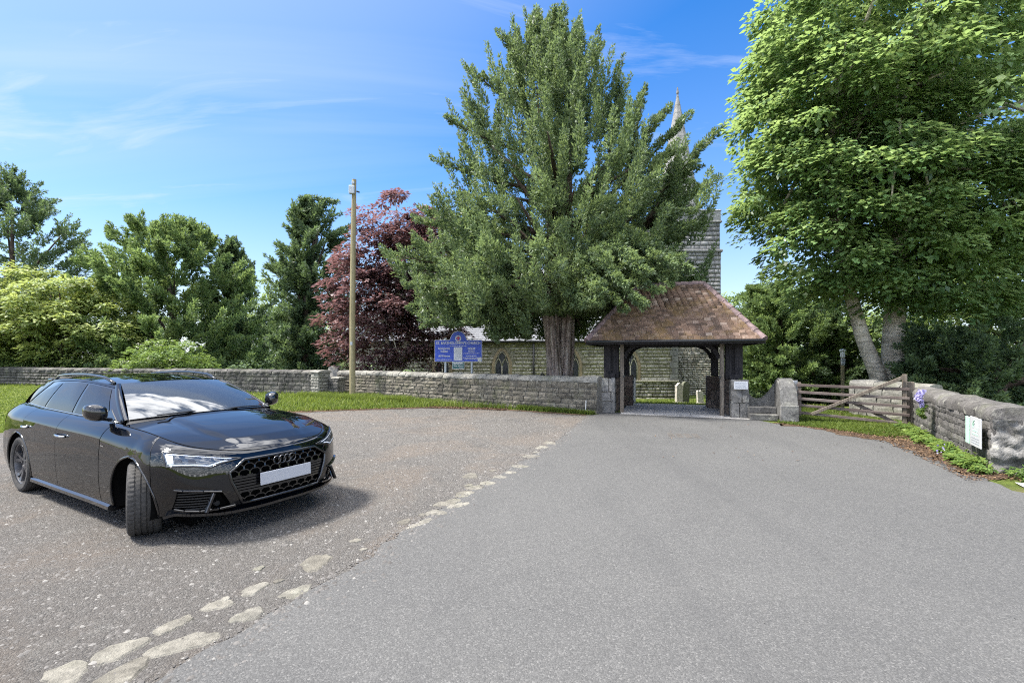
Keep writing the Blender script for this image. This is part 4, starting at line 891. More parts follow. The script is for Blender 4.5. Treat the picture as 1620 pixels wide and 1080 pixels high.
    s = empty('wall_sign', label='white square sign with green arched emblem, fixed on the near end of the right wall', cat='sign'); s.matrix_world = Mw @ Matrix.Translation((-.33, -.085, .51))
    MB().box((0, 0, 0), (.46, .015, .42), ch=.003).build('board', 'sign_white', s)
    ar = MB(); 
    for q in (.11, .075): ar.tube([(q * math.cos(t), -.0085, .06 + q * math.sin(t)) for t in np.linspace(0, math.pi, 12)], .008, 5)
    ar.build('emblem', 'pale_green', s); lines(s, -.11, .11, .02, .03, r, 'pale_green', -.009); lines(s, -.13, .13, -.03, .025, r, 'pale_green', -.009)
    for k in range(3): lines(s, -.17, .17, -.09 - k * .035, .016, r, 'print_grey', -.009)
    q = MB().box((0, 0, 0), (.17, .012, .40), ch=.003).build('green_panel', 'pale_green', None); q.matrix_world = Mw @ Matrix.Translation((-.70, -.085, .50)); tag(q, 'narrow pale green panel beside the white sign on the right wall', 'sign')
    # worn iron cover in the road
    m = empty('manhole_cover', (3.45, 9.46, .006), R(-12), 'worn square manhole cover patch sunk in the tarmac before the lychgate', 'manhole cover')
    MB().box((0, 0, .002), (.74, .62, .012), ch=.004).build('frame', 'asphalt', m)
    for i in range(4):
        for j in range(4): MB().box((-.24 + i * .16, -.2 + j * .135, .009), (.12, .1, .010), ch=.004).build('raised_pad', 'rust', m)
build_street_things()
sheet('pavement', [(6.35, 5.95), (7.6, 5.4), (10.5, 2.6), (9.3, 2.4), (6.5, 4.9), (6.1, 5.5)], .016, 'paving')
# ================================================================== VEGETATION
def kites(P, D, Nn, L, Wd, fold=.25):
    """leaf-sized kite quads: base P, direction D, face normal Nn, length L, width Wd"""
    D = unit(D); Sd = unit(np.cross(D, Nn)); Nn = unit(np.cross(Sd, D)); L = L[:, None]; Wd = Wd[:, None]
    m = P + D * L * .45; up = Nn * Wd * fold
    V = np.stack([P, m + Sd * Wd * .5 + up, P + D * L, m - Sd * Wd * .5 + up], 1).reshape(-1, 3)
    F = np.arange(len(P) * 4, dtype=np.int32).reshape(-1, 4); return V, F
def leaves(name, P, D, Nn, L, Wd, tint, mat, parent, fold=.25):
    V, F = kites(P, D, Nn, L, Wd, fold); return np_obj(name, V, F, mat, parent, np.clip(tint, 0, 1))
def rand_dir(r, n): return unit(r.normal(size=(n, 3)))

def plume_leaves(r, B, D, L, Rd, n, leaf, wid, young=.5):
    """upright feathery shoots: spindle of sprigs along each axis; returns P, D, N, L, W, tint"""
    k = len(B); idx = np.repeat(np.arange(k), n); m = len(idx)
    D = unit(D); t = r.beta(1.15, 1.25, m); A = unit(np.cross(D, rand_dir(r, k))); Bb = np.cross(D, A)
    ph = r.uniform(0, 2 * np.pi, m); rad = A[idx] * np.cos(ph)[:, None] + Bb[idx] * np.sin(ph)[:, None]
    prof = np.minimum(1, 3.2 * t + .25) * (1 - t) ** .65 + .07
    lump = .6 + .4 * np.sin(t * L[idx] * 7.5 + ph * 2 + idx * 1.7) * np.sin(ph * 1.5 + idx)   # tufts along the shoot
    rr = Rd[idx] * prof * lump * np.sqrt(r.uniform(.12, 1, m))
    bend = (np.sin(idx * 3.1)[:, None] * A[idx]) * (t ** 2 * L[idx] * .12)[:, None]
    P = B[idx] + D[idx] * (L[idx] * t)[:, None] + rad * rr[:, None] + bend
    dr = rad * r.uniform(.35, 1.1, m)[:, None] + D[idx] * r.uniform(.4, 1.1, m)[:, None] + rand_dir(r, m) * .45
    nn = rad + rand_dir(r, m) * .8; ll = leaf * r.uniform(.6, 1.35, m) * (1 - .25 * t)
    pv = r.normal(0, .12, k)[idx]
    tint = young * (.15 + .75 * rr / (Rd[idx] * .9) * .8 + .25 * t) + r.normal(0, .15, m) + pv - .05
    return P, dr, nn, ll, ll * wid * r.uniform(.7, 1.3, m), tint

def env(table, z):
    """table rows (z, left, right) -> left and right radius"""
    T = np.array(table, float); o = np.argsort(T[:, 0]); T = T[o]; return np.interp(z, T[:, 0], T[:, 1]), np.interp(z, T[:, 0], T[:, 2])

def conifer(name, loc, table, mat, label, n_plume, n_sprig, seed, leaf=.13, wid=.42, plen=(1.2, 2.4), prad=(.26, .42), depth=.85, cat='tree', group=None, out=.55, upw=.85, inner=.45, lay_=(.80, 1.09), trunk=(.35, 'dark_bark'), zmin=None, young=.5, cull=None, droop=0.0, limbs=12, zpow=1.2):
    r = np.random.default_rng(seed); t = empty(name, loc, 0, label, cat, group)
    zt = max(q[0] for q in table); zb = min(q[0] for q in table)
    n = n_plume; z = zb + (zt - zb) * r.random(n) ** zpow; ph = r.uniform(0, 2 * np.pi, n)
    l, q = env(table, z); c, s = np.cos(ph), np.sin(ph)
    rx = np.where(c > 0, q, l); ry = (l + q) / 2 * depth
    lay = np.where(r.random(n) < inner, r.uniform(.25, .8, n), r.uniform(*lay_, n))
    # outline of the crown = tips of the shoots
    tip = np.stack([c * rx * lay, s * ry * lay, z], 1)
    rel = (z - zb) / (zt - zb)
    d = np.stack([c * out * (1.15 - rel * .8), s * out * (1.15 - rel * .8), np.full(n, upw) - droop * (1 - rel)], 1) + r.normal(0, .16, (n, 3)); d = unit(d)
    L = r.uniform(*plen, n) * (1 - .25 * rel); Rd = r.uniform(*prad, n) * (1 - .3 * rel)
    B = tip - d * L[:, None]; B[:, 2] = np.maximum(B[:, 2], zb - .1)
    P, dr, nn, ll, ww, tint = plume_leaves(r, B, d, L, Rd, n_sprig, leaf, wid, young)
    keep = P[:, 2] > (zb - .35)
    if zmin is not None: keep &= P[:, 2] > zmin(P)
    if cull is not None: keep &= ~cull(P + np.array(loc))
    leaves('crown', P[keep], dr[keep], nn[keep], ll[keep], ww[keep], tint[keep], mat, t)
    rad, bm = trunk; tr = MB(); zz = zt * .8
    ctr = (np.interp(zz, [q[0] for q in sorted(table)], [(q[2] - q[1]) / 2 for q in sorted(table)]))
    tr.tube([(0, 0, -.3 - 0), (0, 0, zb * .8), (ctr * .4, 0, zz * .55), (ctr, 0, zz)], [rad, rad * .85, rad * .55, .04], 10)
    for k in r.choice(n, min(limbs, n), replace=False):
        b = B[k]; z0 = max(zb * .6, b[2] * .55); a = (ctr * z0 / zz * .5, 0, z0); mid = (np.array(a) + b) / 2 + np.array([0, 0, .2]); w = .05 + .06 * (1 - rel[k]); tr.tube([a, mid, b, b + d[k] * L[k] * .6], [w * 1.4, w, w * .7, .012], 6)
    tr.build('trunk', bm, t, smooth=True); return t

def clump_leaves(r, Cc, Rr, tilt, n, leaf, wid, droop, young=.5, shell=.55):
    """flat leafy clumps: leaves lie shingled over each clump and hang at its rim"""
    k = len(Cc); idx = np.repeat(np.arange(k), n); m = len(idx)
    v = rand_dir(r, m); v[:, 2] = np.abs(v[:, 2]) * np.where(r.random(m) < .8, 1, -1)
    q = v * (shell + (1 - shell) * r.random(m))[:, None]
    P = Cc[idx] + q * Rr[idx] + tilt[idx] * 0
    # the clump's outer side droops
    od = unit(tilt * np.array([1, 1, 0]) + 1e-6); outw = (q * od[idx]).sum(1) * Rr[idx][:, 0]
    P[:, 2] -= np.maximum(0, outw) * droop * .8
    d = v * np.array([1, 1, .2]) + od[idx] * .55 + np.array([0, 0, -1]) * droop * r.uniform(.3, 1.3, m)[:, None] + rand_dir(r, m) * .35
    nn = v * .5 + np.array([0, 0, 1]) + od[idx] * .5 + rand_dir(r, m) * .4
    ll = leaf * r.uniform(.6, 1.3, m); cv = r.normal(0, .13, k)[idx]
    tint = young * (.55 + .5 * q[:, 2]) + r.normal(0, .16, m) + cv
    return P, d, nn, ll, ll * wid * r.uniform(.8, 1.2, m), tint

def broadleaf(name, loc, ell, mat, label, n_clump, n_leaf, seed, leaf=.14, wid=.6, crad=(.5, .9), flat=.45, droop=.6, cat='tree', group=None, trunks=(), bark='grey_bark', young=.5, inner=.3, zcut=None, limbs=24, fold=.22, shell=.55, stray=0, flower=0):
    """ell: list of (cx, cy, cz, rx, ry, rz) lobes relative to loc"""
    r = np.random.default_rng(seed); t = empty(name, loc, 0, label, cat, group)
    E = np.array(ell, float); wgt = (E[:, 3] * E[:, 4] * E[:, 5]) ** .67; pick = r.choice(len(E), n_clump, p=wgt / wgt.sum())
    v = rand_dir(r, n_clump); lay = np.where(r.random(n_clump) < inner, r.uniform(.3, .85, n_clump), r.uniform(.88, 1.03, n_clump))
    Cc = E[pick, :3] + v * E[pick, 3:] * lay[:, None]
    rr = r.uniform(*crad, n_clump); Rr = np.stack([rr, rr, rr * flat], 1)
    if stray:
        up = r.choice(n_clump, stray); Cc = np.concatenate([Cc, Cc[up] + np.abs(r.normal(0, .5, (stray, 3))) * np.array([.5, .3, 1.0])]); Rr = np.concatenate([Rr, Rr[up] * .45]); v = np.concatenate([v, v[up]]); n_clump += stray
    ok = np.ones(n_clump, bool)
    if zcut is not None: ok = Cc[:, 2] > zcut
    Cc, Rr, v = Cc[ok], Rr[ok], v[ok]
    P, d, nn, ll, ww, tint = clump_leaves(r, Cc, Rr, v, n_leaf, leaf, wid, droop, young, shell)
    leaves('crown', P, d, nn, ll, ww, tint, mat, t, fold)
    tr = MB(); tops = []
    for (pts, rad) in trunks: tr.tube(pts, rad, 14); tops.append([Vector(p) for p in pts])
    if tops:
        for k in r.choice(len(Cc), min(limbs, len(Cc)), replace=False):
            path = tops[r.integers(len(tops))]; a = path[-1] if r.random() < .5 else path[-2].lerp(path[-1], r.uniform(.3, 1)); b = Vector(Cc[k]); mid = a.lerp(b, .5) + Vector((0, 0, .25)); tr.tube([a, mid, b], [.09, .055, .015], 6)
        tr.build('trunk', bark, t, smooth=True)
    if flower:
        k = r.choice(len(P), flower, replace=False); V = []; f = MB()
        c = P[k] + np.array([0, 0, .05]); idx = np.repeat(np.arange(flower), 10)
        pp = c[idx] + r.normal(0, .05, (len(idx), 3)) * np.array([1, 1, .3]); leaves('blossom', pp, rand_dir(r, len(idx)), np.tile([0, 0, 1.0], (len(idx), 1)), np.full(len(idx), .06), np.full(len(idx), .05), r.random(len(idx)), 'elder_flower', t)
    return t

def at(px, Y): return (PX(px, Y), Y, float(gz(PX(px, Y), Y)))
def tab(px0, Y, rows):
    """rows (py, px left, px right) in the photograph -> (z, left, right) in metres at distance Y"""
    g = float(gz(PX(px0, Y), Y)); return [(PZ(py, Y) - g, (px0 - l) * Y / FOC, (q - px0) * Y / FOC) for (py, l, q) in rows]

def build_yew():
    Y = 16.3; loc = at(886, Y); loc = (loc[0], Y, 0.0)
    rows = [(22, 828, 846), (40, 812, 915), (62, 790, 932), (100, 752, 962), (150, 716, 985), (180, 710, 1004), (205, 706, 1020), (228, 702, 1050), (255, 700, 1092), (300, 696, 1114), (340, 690, 1112), (385, 664, 1110), (405, 628, 1100), (440, 640, 1085), (475, 652, 1052), (505, 664, 985), (540, 690, 940)]
    T = [(z, l * 1.0, q * (.96 if z > 9.5 else 1.03)) for z, l, q in tab(886, Y, rows)]
    Ml = Matrix.Rotation(R(17.4), 3, 'Z')
    def cull(Q):          # keep clear of the lychgate roof, the trunk front and the notice board
        x, y, z = Q[:, 0] - 4.72, Q[:, 1] - 14.1, Q[:, 2]; c, s = math.cos(R(17.4)), math.sin(R(17.4)); u = x * c - y * s; v = x * s + y * c
        roof = 2.1 + np.minimum((1.62 - np.abs(v)) / 1.62, (2.24 - np.abs(u)) / 1.3) * 1.7
        inside = (np.abs(u) < 2.5) & (np.abs(v) < 1.85) & (z < np.maximum(roof + .1, 2.2))
        board = (Q[:, 0] > -3) & (Q[:, 0] < -.7) & (Q[:, 1] < 17.1) & (z < 2.62)
        front = (np.abs(Q[:, 0] - loc[0]) < 1.1) & (Q[:, 1] < 16.6) & (z < 2.95)
        return inside | board | front
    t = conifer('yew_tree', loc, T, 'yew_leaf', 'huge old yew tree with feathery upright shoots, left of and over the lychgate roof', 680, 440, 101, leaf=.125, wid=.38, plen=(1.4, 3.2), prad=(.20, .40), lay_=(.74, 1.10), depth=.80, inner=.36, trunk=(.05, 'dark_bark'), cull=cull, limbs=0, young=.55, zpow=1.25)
    r = np.random.default_rng(102); old = [c for c in t.children if c.name.startswith('trunk')][0]; old.name = 'limbs'
    # outstretched arms on the right and the left
    arms = [((1020, 350), (1075, 262)), ((1000, 350), (1045, 245)), ((1020, 360), (1085, 270)), ((1030, 380), (1100, 300)), ((830, 440), (622, 420)), ((830, 450), (636, 452)), ((840, 460), (648, 484)), ((840, 470), (668, 515)), ((850, 420), (655, 385)), ((850, 380), (672, 335)), ((845, 430), (690, 470)), ((1010, 360), (1102, 258)), ((985, 320), (1036, 184)), ((1000, 300), (1066, 238)), ((1010, 330), (1090, 290)), ((886 + 30, 330), (1062, 168)), ((940, 330), (1092, 180)), ((960, 380), (1138, 205)), ((960, 400), (1130, 285)), ((930, 440), (1115, 350)), ((930, 450), (1112, 440)), ((830, 430), (612, 402)), ((840, 400), (655, 345)), ((850, 300), (690, 255)), ((860, 250), (708, 190)), ((870, 200), (745, 112)), ((880, 150), (792, 55)), ((985, 300), (1020, 140)), ((960, 260), (985, 128)), ((950, 470), (1075, 425)), ((940, 480), (1012, 480)),((840, 440), (700, 535)), ((850, 440), (660, 500)), ((860, 440), (780, 535)), ((870, 430), (830, 520)), ((880, 420), (920, 520))]
    low = [((870, 400), (940, 508)), ((890, 390), (965, 500)), ((900, 385), (990, 492)), ((915, 380), (1015, 482)), ((930, 375), (1040, 465)), ((945, 370), (1066, 446)), ((960, 360), (1092, 425)), ((900, 370), (950, 465)), ((920, 360), (985, 450)), ((940, 350), (1020, 432)), ((960, 345), (1050, 415)), ((890, 400), (925, 530))]
    front = len(arms); arms = arms + low; P_ = []; tr = MB()
    for ia, (p0, p1) in enumerate(arms):
        y0 = r.uniform(-1.2, .6); y1 = y0 + r.uniform(-.5, .3)
        if ia >= front: y0 = -1.8; y1 = r.uniform(-4.6, -4.0)
        g = lambda p, yy: np.array([PX(p[0], Y + yy) - loc[0], yy, PZ(p[1], Y + yy)])
        a = g(p0, y0); b = g(p1, y1); L = np.linalg.norm(b - a)
        if ia < front: tr.tube([a, (a + b) / 2 + np.array([0, 0, -.15]), b], [.07, .045, .01], 6)
        m = int(L / .34); ts = np.linspace(.25, 1, m)
        B = a + (b - a) * (ts * .96)[:, None]; d = unit(np.tile((b - a) / L, (m, 1)) + r.normal(0, .35, (m, 3)) + np.array([0, 0, .25])); Ls = r.uniform(.55, 1.0, m) * (1.2 - .55 * ts); Rd = r.uniform(.20, .32, m) * (1.15 - .45 * ts)
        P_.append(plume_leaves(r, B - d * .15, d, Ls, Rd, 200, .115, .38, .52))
    A = [np.concatenate([q[k] for q in P_]) for k in range(6)]
    Ba = []; k = 150; ph = r.uniform(0, 6.283, k); zz = r.uniform(3.3, 6.6, k); rad = r.uniform(1.0, 3.4, k); Bk = np.stack([np.cos(ph) * rad * 1.1, np.sin(ph) * rad * .85, zz], 1); dk = unit(np.stack([np.cos(ph), np.sin(ph), r.uniform(-.3, .5, k)], 1) + r.normal(0, .25, (k, 3)))
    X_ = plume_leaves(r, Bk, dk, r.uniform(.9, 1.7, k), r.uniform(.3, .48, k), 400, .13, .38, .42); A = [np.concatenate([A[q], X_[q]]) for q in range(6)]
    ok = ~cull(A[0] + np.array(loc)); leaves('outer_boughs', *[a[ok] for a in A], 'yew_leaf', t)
    for k in range(34):
        aa = r.uniform(0, 6.283); z0 = r.uniform(3.4, 7.5); l_ = r.uniform(1.6, 3.4); a = Vector((.15 * math.cos(aa), .15 * math.sin(aa), z0)); b = a + Vector((math.cos(aa) * l_, math.sin(aa) * l_ * .8, r.uniform(.3, 2.2))); tr.tube([a, (a + b) / 2 + Vector((0, 0, -.15)), b], [.13, .08, .02], 7)
    for (x, q) in ((-.15, .3), (.12, .28)): tr.tube([(x, 0, 3.8), (x * 2, 0, 7), (x * 4, 0, 11)], [q, q * .6, .03], 9)
    tr.build('boughs', 'dark_bark', t, smooth=True); tr = MB()
    # fluted trunk of several fused stems
    stems = [(-.36, -.05, .23, -.20), (-.17, -.2, .17, -.17), (-.01, -.14, .13, -.10), (.14, .02, .17, .06), (.30, -.1, .15, .08), (.44, .02, .13, .14), (.05, .3, .3, .0), (-.2, .25, .25, -.06)]
    for k, (x, y, q, ln) in enumerate(stems):
        zz = np.linspace(-.4, 4.4, 16); tr.tube([(x * .64 * (1 + .06 * math.sin(z * 2 + k)) * (1 + .5 * math.exp(-max(0, z) * 2.2)) + ln * z * .35 + .035 * math.sin(z * 1.3 + k), y * 1.0 + .03 * math.sin(z * 1.7 + k * 2), z) for z in zz], [q * .70 * (1.18 - .07 * z + .5 * math.exp(-max(0, z) * 2.5)) * (1 + .06 * math.sin(z * 3 + k)) for z in zz], 12)
    tr.build('trunk', 'yew_bark', t, smooth=True)
build_yew()

def build_trees():
    # left to right beyond the wall
    conifer('yew_tree', at(20, 33), tab(20, 33, [(262, -10, 34), (300, -50, 76), (340, -70, 112), (380, -80, 140), (430, -100, 128), (500, -120, 120), (570, -120, 110)]), 'dark_yew_leaf', 'tall dark yew at far left with wispy branches against the sky', 380, 240, 111, leaf=.22, wid=.36, plen=(1.5, 3.0), prad=(.28, .5), out=.9, upw=.45, group=None, inner=.4)
    broadleaf('broadleaf_tree', at(95, 29.6), [(0, 0, 3.7, 4.8, 3.0, 3.0), (-1.8, 0, 4.8, 3.0, 2.6, 2.5), (2.1, -.4, 3.0, 3.0, 2.4, 2.5), (-3.5, 0, 3.0, 3.4, 2.6, 2.8), (.7, -.3, 5.2, 1.7, 1.8, 1.7)], 'light_leaf', 'bright yellow-green rounded broadleaf tree at left, in front of the tall dark yew', 330, 95, 112, leaf=.26, wid=.55, crad=(.5, .9), flat=.5, droop=.45, trunks=[([(0, 0, -.3), (0, 0, 1.2), (.3, 0, 3.2)], [.22, .18, .08])], bark='dark_bark', young=.62)
    conifer('yew_tree', at(280, 33), tab(280, 33, [(344, 205, 300), (358, 180, 335), (395, 158, 365), (440, 148, 395), (490, 140, 425), (540, 140, 440), (600, 140, 440)]), 'gold_yew_leaf', 'broad rounded golden-green yew filling the gap behind the elder bush', 430, 240, 113, leaf=.30, wid=.36, plen=(1.3, 2.6), prad=(.34, .6), out=.75, upw=.6, inner=.5, young=.62)
    conifer('yew_tree', at(372, 37), tab(372, 37, [(372, 348, 366), (395, 338, 392), (430, 330, 412), (500, 325, 450), (600, 325, 460)]), 'dark_yew_leaf', 'small dark pointed yew between the rounded golden yew and the tall dark yew', 190, 280, 114, leaf=.24, plen=(1.3, 2.4), prad=(.3, .5), out=.8, upw=.55)
    conifer('yew_tree', at(478, 28), tab(478, 28, [(312, 505, 540), (335, 462, 548), (375, 438, 556), (410, 424, 560), (460, 428, 565), (520, 425, 580), (600, 440, 575)]), 'dark_yew_leaf', 'tall dark spreading yew just left of the copper-leaved tree', 320, 235, 115, leaf=.235, wid=.36, plen=(1.2, 2.6), prad=(.24, .42), out=.95, upw=.35, inner=.4, trunk=(.4, 'dark_bark'))
    Y = 21.5
    broadleaf('copper_tree', at(628, Y), [(0, 0, 4.6, 2.9, 2.3, 3.2), (-1.4, -.2, 4.0, 2.0, 1.8, 2.9), (1.4, .2, 5.4, 1.9, 1.8, 2.8), (.1, 0, 7.0, 2.0, 1.7, 2.3), (1.2, 0, 7.0, 1.5, 1.4, 1.9), (-.9, 0, 2.6, 2.1, 1.8, 1.8), (1.6, 0, 3.2, 1.6, 1.5, 2)], 'copper_leaf', 'copper-leaved tree with dark red crown between utility pole and big yew', 330, 120, 116, leaf=.19, wid=.55, crad=(.42, .75), flat=.5, droop=.35, trunks=[([(0, 0, -.3), (.05, 0, 1.3), (.5, 0, 2.6), (.8, 0, 4.2)], [.25, .2, .15, .08]), ([(.03, 0, 1.2), (-.35, 0, 2.2), (-.7, 0, 3.8)], [.15, .11, .06])], bark='grey_bark', young=.55, stray=60)
    broadleaf('elder_bush', at(268, 25.3), [(0, 0, 1.25, 2.2, 1.4, 1.25), (-.9, 0, 1.0, 1.5, 1.2, 1.0), (1.1, 0, .9, 1.2, 1.1, .9)], 'weed_leaf', 'pale green elder bush with creamy flower heads, just over the left wall', 150, 70, 117, leaf=.17, wid=.5, crad=(.3, .5), flat=.6, droop=.3, cat='bush', flower=75, young=.7)
    broadleaf('laurel_shrub', at(20, 28.9), [(0, 0, .9, 2.6, 1.2, 1.3), (2.6, 0, .7, 2.0, 1.0, 1.0), (-2.5, 0, 1, 2, 1, 1.6)], 'mid_leaf', 'low dark green shrub at the far left end of the wall', 130, 70, 118, leaf=.2, wid=.5, crad=(.35, .6), cat='shrub', young=.25)
    broadleaf('willow_tree', at(412, 42), [(0, 0, 6.0, 2.2, 1.5, 3.4), (1.5, 0, 4.4, 2, 1.5, 3.4), (-1.6, 0, 4, 2, 1.5, 3.2)], 'mid_leaf', 'pale grey-green tree glimpsed between the golden yew and tall dark yew', 120, 80, 119, leaf=.32, wid=.4, crad=(.5, .9), young=.95)
    # yews and broadleaves right of the lychgate
    conifer('yew_tree', at(1230, 22), tab(1230, 22, [(445, 1190, 1250), (470, 1165, 1300), (500, 1150, 1330), (540, 1150, 1340), (590, 1160, 1345), (610, 1170, 1345)]), 'gold_yew_leaf', 'pale green spreading yew right of the lychgate roof, behind the stile', 230, 300, 121, leaf=.17, wid=.34, plen=(.9, 1.8), prad=(.24, .42), out=.95, upw=.30, inner=.35, young=.6)
    conifer('yew_tree', at(1330, 21), tab(1330, 21, [(470, 1290, 1360), (520, 1260, 1400), (580, 1250, 1410), (632, 1250, 1410)]), 'dark_yew_leaf', 'dark shaded yew behind the field gate and lamp post', 190, 240, 122, leaf=.17, wid=.36, plen=(.8, 1.6), prad=(.26, .44), out=.9, upw=.35, young=.35)
    broadleaf('broadleaf_tree', at(1530, 19), [(0, 0, 3.6, 3.2, 2.4, 2.6), (2.4, 0, 4.4, 3.2, 2.4, 3.2), (-1.8, 0, 2.8, 2.0, 1.8, 2.0), (1, 0, 1.6, 3.6, 2, 1.6)], 'mid_leaf', 'layered mid-green broadleaf tree behind the forked trunk at right', 280, 95, 123, leaf=.2, wid=.5, crad=(.55, .95), flat=.25, droop=.3, trunks=[([(0, 0, -.3), (.3, 0, 3.4)], [.25, .1])], bark='dark_bark', young=.6)
    conifer('yew_hedge', at(1560, 12.6), [(z, 2.6 - .25 * z, 4.6 - .2 * z) for z in (.0, .8, 1.6, 2.1, 2.5)], 'dark_yew_leaf', 'dense dark yew hedge rising behind the right boundary wall', 300, 210, 124, leaf=.14, wid=.34, plen=(.5, 1.1), prad=(.16, .3), depth=.42, out=.9, upw=.35, inner=.3, cat='hedge', young=.45, limbs=6)
    broadleaf('broadleaf_tree', at(1175, 44), [(0, 0, 4.6, 4, 2.5, 4.2), (4, 0, 5, 4, 2.5, 4.0)], 'mid_leaf', 'distant grey-green tree seen just beyond the right end of the lychgate roof', 130, 80, 125, leaf=.4, wid=.5, crad=(.7, 1.3), young=.7)
    Y = 14.2; X0 = PX(1410, Y)
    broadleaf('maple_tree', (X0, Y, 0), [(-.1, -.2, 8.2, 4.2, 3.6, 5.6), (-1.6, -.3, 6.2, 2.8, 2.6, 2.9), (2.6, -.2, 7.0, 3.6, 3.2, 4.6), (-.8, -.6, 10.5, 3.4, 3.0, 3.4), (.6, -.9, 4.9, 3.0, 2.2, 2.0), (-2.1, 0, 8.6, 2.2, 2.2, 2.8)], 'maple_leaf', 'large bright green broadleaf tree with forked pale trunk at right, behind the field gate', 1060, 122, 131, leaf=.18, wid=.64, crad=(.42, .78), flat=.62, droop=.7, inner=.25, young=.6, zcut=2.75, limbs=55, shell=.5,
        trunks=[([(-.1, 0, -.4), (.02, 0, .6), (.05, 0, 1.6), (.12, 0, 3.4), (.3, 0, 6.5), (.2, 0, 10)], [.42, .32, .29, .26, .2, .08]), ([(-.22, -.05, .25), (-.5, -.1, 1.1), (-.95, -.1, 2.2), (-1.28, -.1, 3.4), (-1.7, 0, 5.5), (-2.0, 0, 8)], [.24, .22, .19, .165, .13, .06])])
build_trees()

def build_far_wood():
    """woodland beyond the churchyard: closes the view between the trees, reads as one dark mass"""
    r = np.random.default_rng(140); n = 520
    x = r.uniform(-75, 75, n); y = np.where(x < 8, 44 + .12 * np.abs(x) + r.uniform(0, 6, n), 34 + r.uniform(0, 5, n)); ok = ~((x > -12) & (x < 17) & (y < 46)); x, y = x[ok], y[ok]; n = len(x)
    h = np.where(x < -5, 6.6, 4.6); z = r.uniform(-.8, 1, n) * 1.0 * h * .5 + h * .38
    Cc = np.stack([x, y, z], 1); rr = r.uniform(1.0, 1.8, n); Rr = np.stack([rr, rr, rr * .7], 1)
    P, d, nn, ll, ww, tint = clump_leaves(r, Cc, Rr, np.tile([0, -1., 0], (n, 1)), 95, .42, .5, .3, .35)
    tag(leaves('distant_woodland', P, d, nn, ll, ww, tint, 'mid_leaf', None), kind='stuff')
    # shaded undergrowth under the yews along the inside of the wall
    n = 260; x = r.uniform(-40, -5, n); y = wall_y(x) + r.uniform(5.5, 11, n); z = r.uniform(-.6, .9, n)
    Cc = np.stack([x, y, z], 1); rr = r.uniform(.5, .95, n); Rr = np.stack([rr, rr, rr * .8], 1)
    P, d, nn, ll, ww, tint = clump_leaves(r, Cc, Rr, np.tile([0, -1., 0], (n, 1)), 80, .24, .5, .3, .3)
    tag(leaves('undergrowth', P, d, nn, ll, ww, tint, 'dark_yew_leaf', None), kind='stuff')
    n = 150; x = r.uniform(12, 27, n); y = 15.5 + (x - 8.5) * .1 + r.uniform(6.5, 9, n); z = r.uniform(-.8, 1.0, n)
    Cc = np.stack([x, y, z], 1); rr = r.uniform(.5, .95, n); Rr = np.stack([rr, rr, rr * .8], 1)
    P, d, nn, ll, ww, tint = clump_leaves(r, Cc, Rr, np.tile([0, -1., 0], (n, 1)), 80, .22, .5, .3, .3)
    tag(leaves('undergrowth', P, d, nn, ll, ww, tint, 'dark_yew_leaf', None), kind='stuff')
build_far_wood()

# ------------------------------------------------------------------ grass, weeds, litter, flowers, chippings
def inside(poly, x, y):
    c = np.zeros(len(x), bool); n = len(poly)
    for i in range(n):
        (x1, y1), (x2, y2) = poly[i], poly[i - 1]
        if y1 == y2: continue
        c ^= ((y1 > y) != (y2 > y)) & (x < (x2 - x1) * (y - y1) / (y2 - y1) + x1)
    return c
def scatter(poly, n, r, pw=0.0):
    P = np.array(poly); lo, hi = P.min(0), P.max(0); xs = []; ys = []; got = 0
    while got < n:
        x = r.uniform(lo[0], hi[0], n * 3); y = r.uniform(lo[1], hi[1], n * 3); k = inside(poly, x, y)
        if pw: k &= r.random(len(x)) < np.minimum(1, (3.0 / np.hypot(x, y)) ** pw * 2)
        xs.append(x[k]); ys.append(y[k]); got += k.sum()
    return np.concatenate(xs)[:n], np.concatenate(ys)[:n]
def blades(name, poly, n, h, r, pw=0, z=None, mat='grass_blade', wid=.012, tintm=.5, patch=.5):
    x, y = scatter(poly, n, r, pw); zz = np.zeros(n) if z is None else z(x, y)
    pat = np.sin(x * 1.3 + 1.7 * np.sin(y * .9)) * np.sin(y * 1.7 + 2 * np.sin(x * .6)); hh = h(x, y) if callable(h) else np.full(n, h); hh = hh * r.uniform(.5, 1.4, n) * (1 + .35 * pat)
    P = np.stack([x, y, zz], 1); a = r.uniform(0, 2 * np.pi, n); side = np.stack([np.cos(a), np.sin(a), 0 * a], 1); lean = r.normal(0, .45, (n, 3)) * np.array([1, 1, 0]); w = wid * r.uniform(.7, 1.4, n)[:, None]
    mid = P + (np.array([0, 0, 1]) + lean * .5) * hh[:, None] * .55; tip = P + (np.array([0, 0, 1]) + lean) * hh[:, None]
    V = np.stack([P - side * w, P + side * w, mid + side * w * .7, tip, mid - side * w * .7], 1).reshape(-1, 3)
    i = np.arange(n, dtype=np.int32)[:, None] * 5; F = np.concatenate([i + np.array([[0, 1, 2, 4]]), i + np.array([[4, 2, 3, 3]])], 1).reshape(-1, 4)
    F3 = np.concatenate([i + np.array([[0, 1, 2]]), i + np.array([[0, 2, 4]]), i + np.array([[4, 2, 3]])], 1).reshape(-1, 3)
    t = np.repeat(np.clip(tintm + .22 * pat * patch * 2 + r.normal(0, .17, n), 0, 1), 3)
    return tag(np_obj(name, V, F3, mat, None, t), kind='stuff')
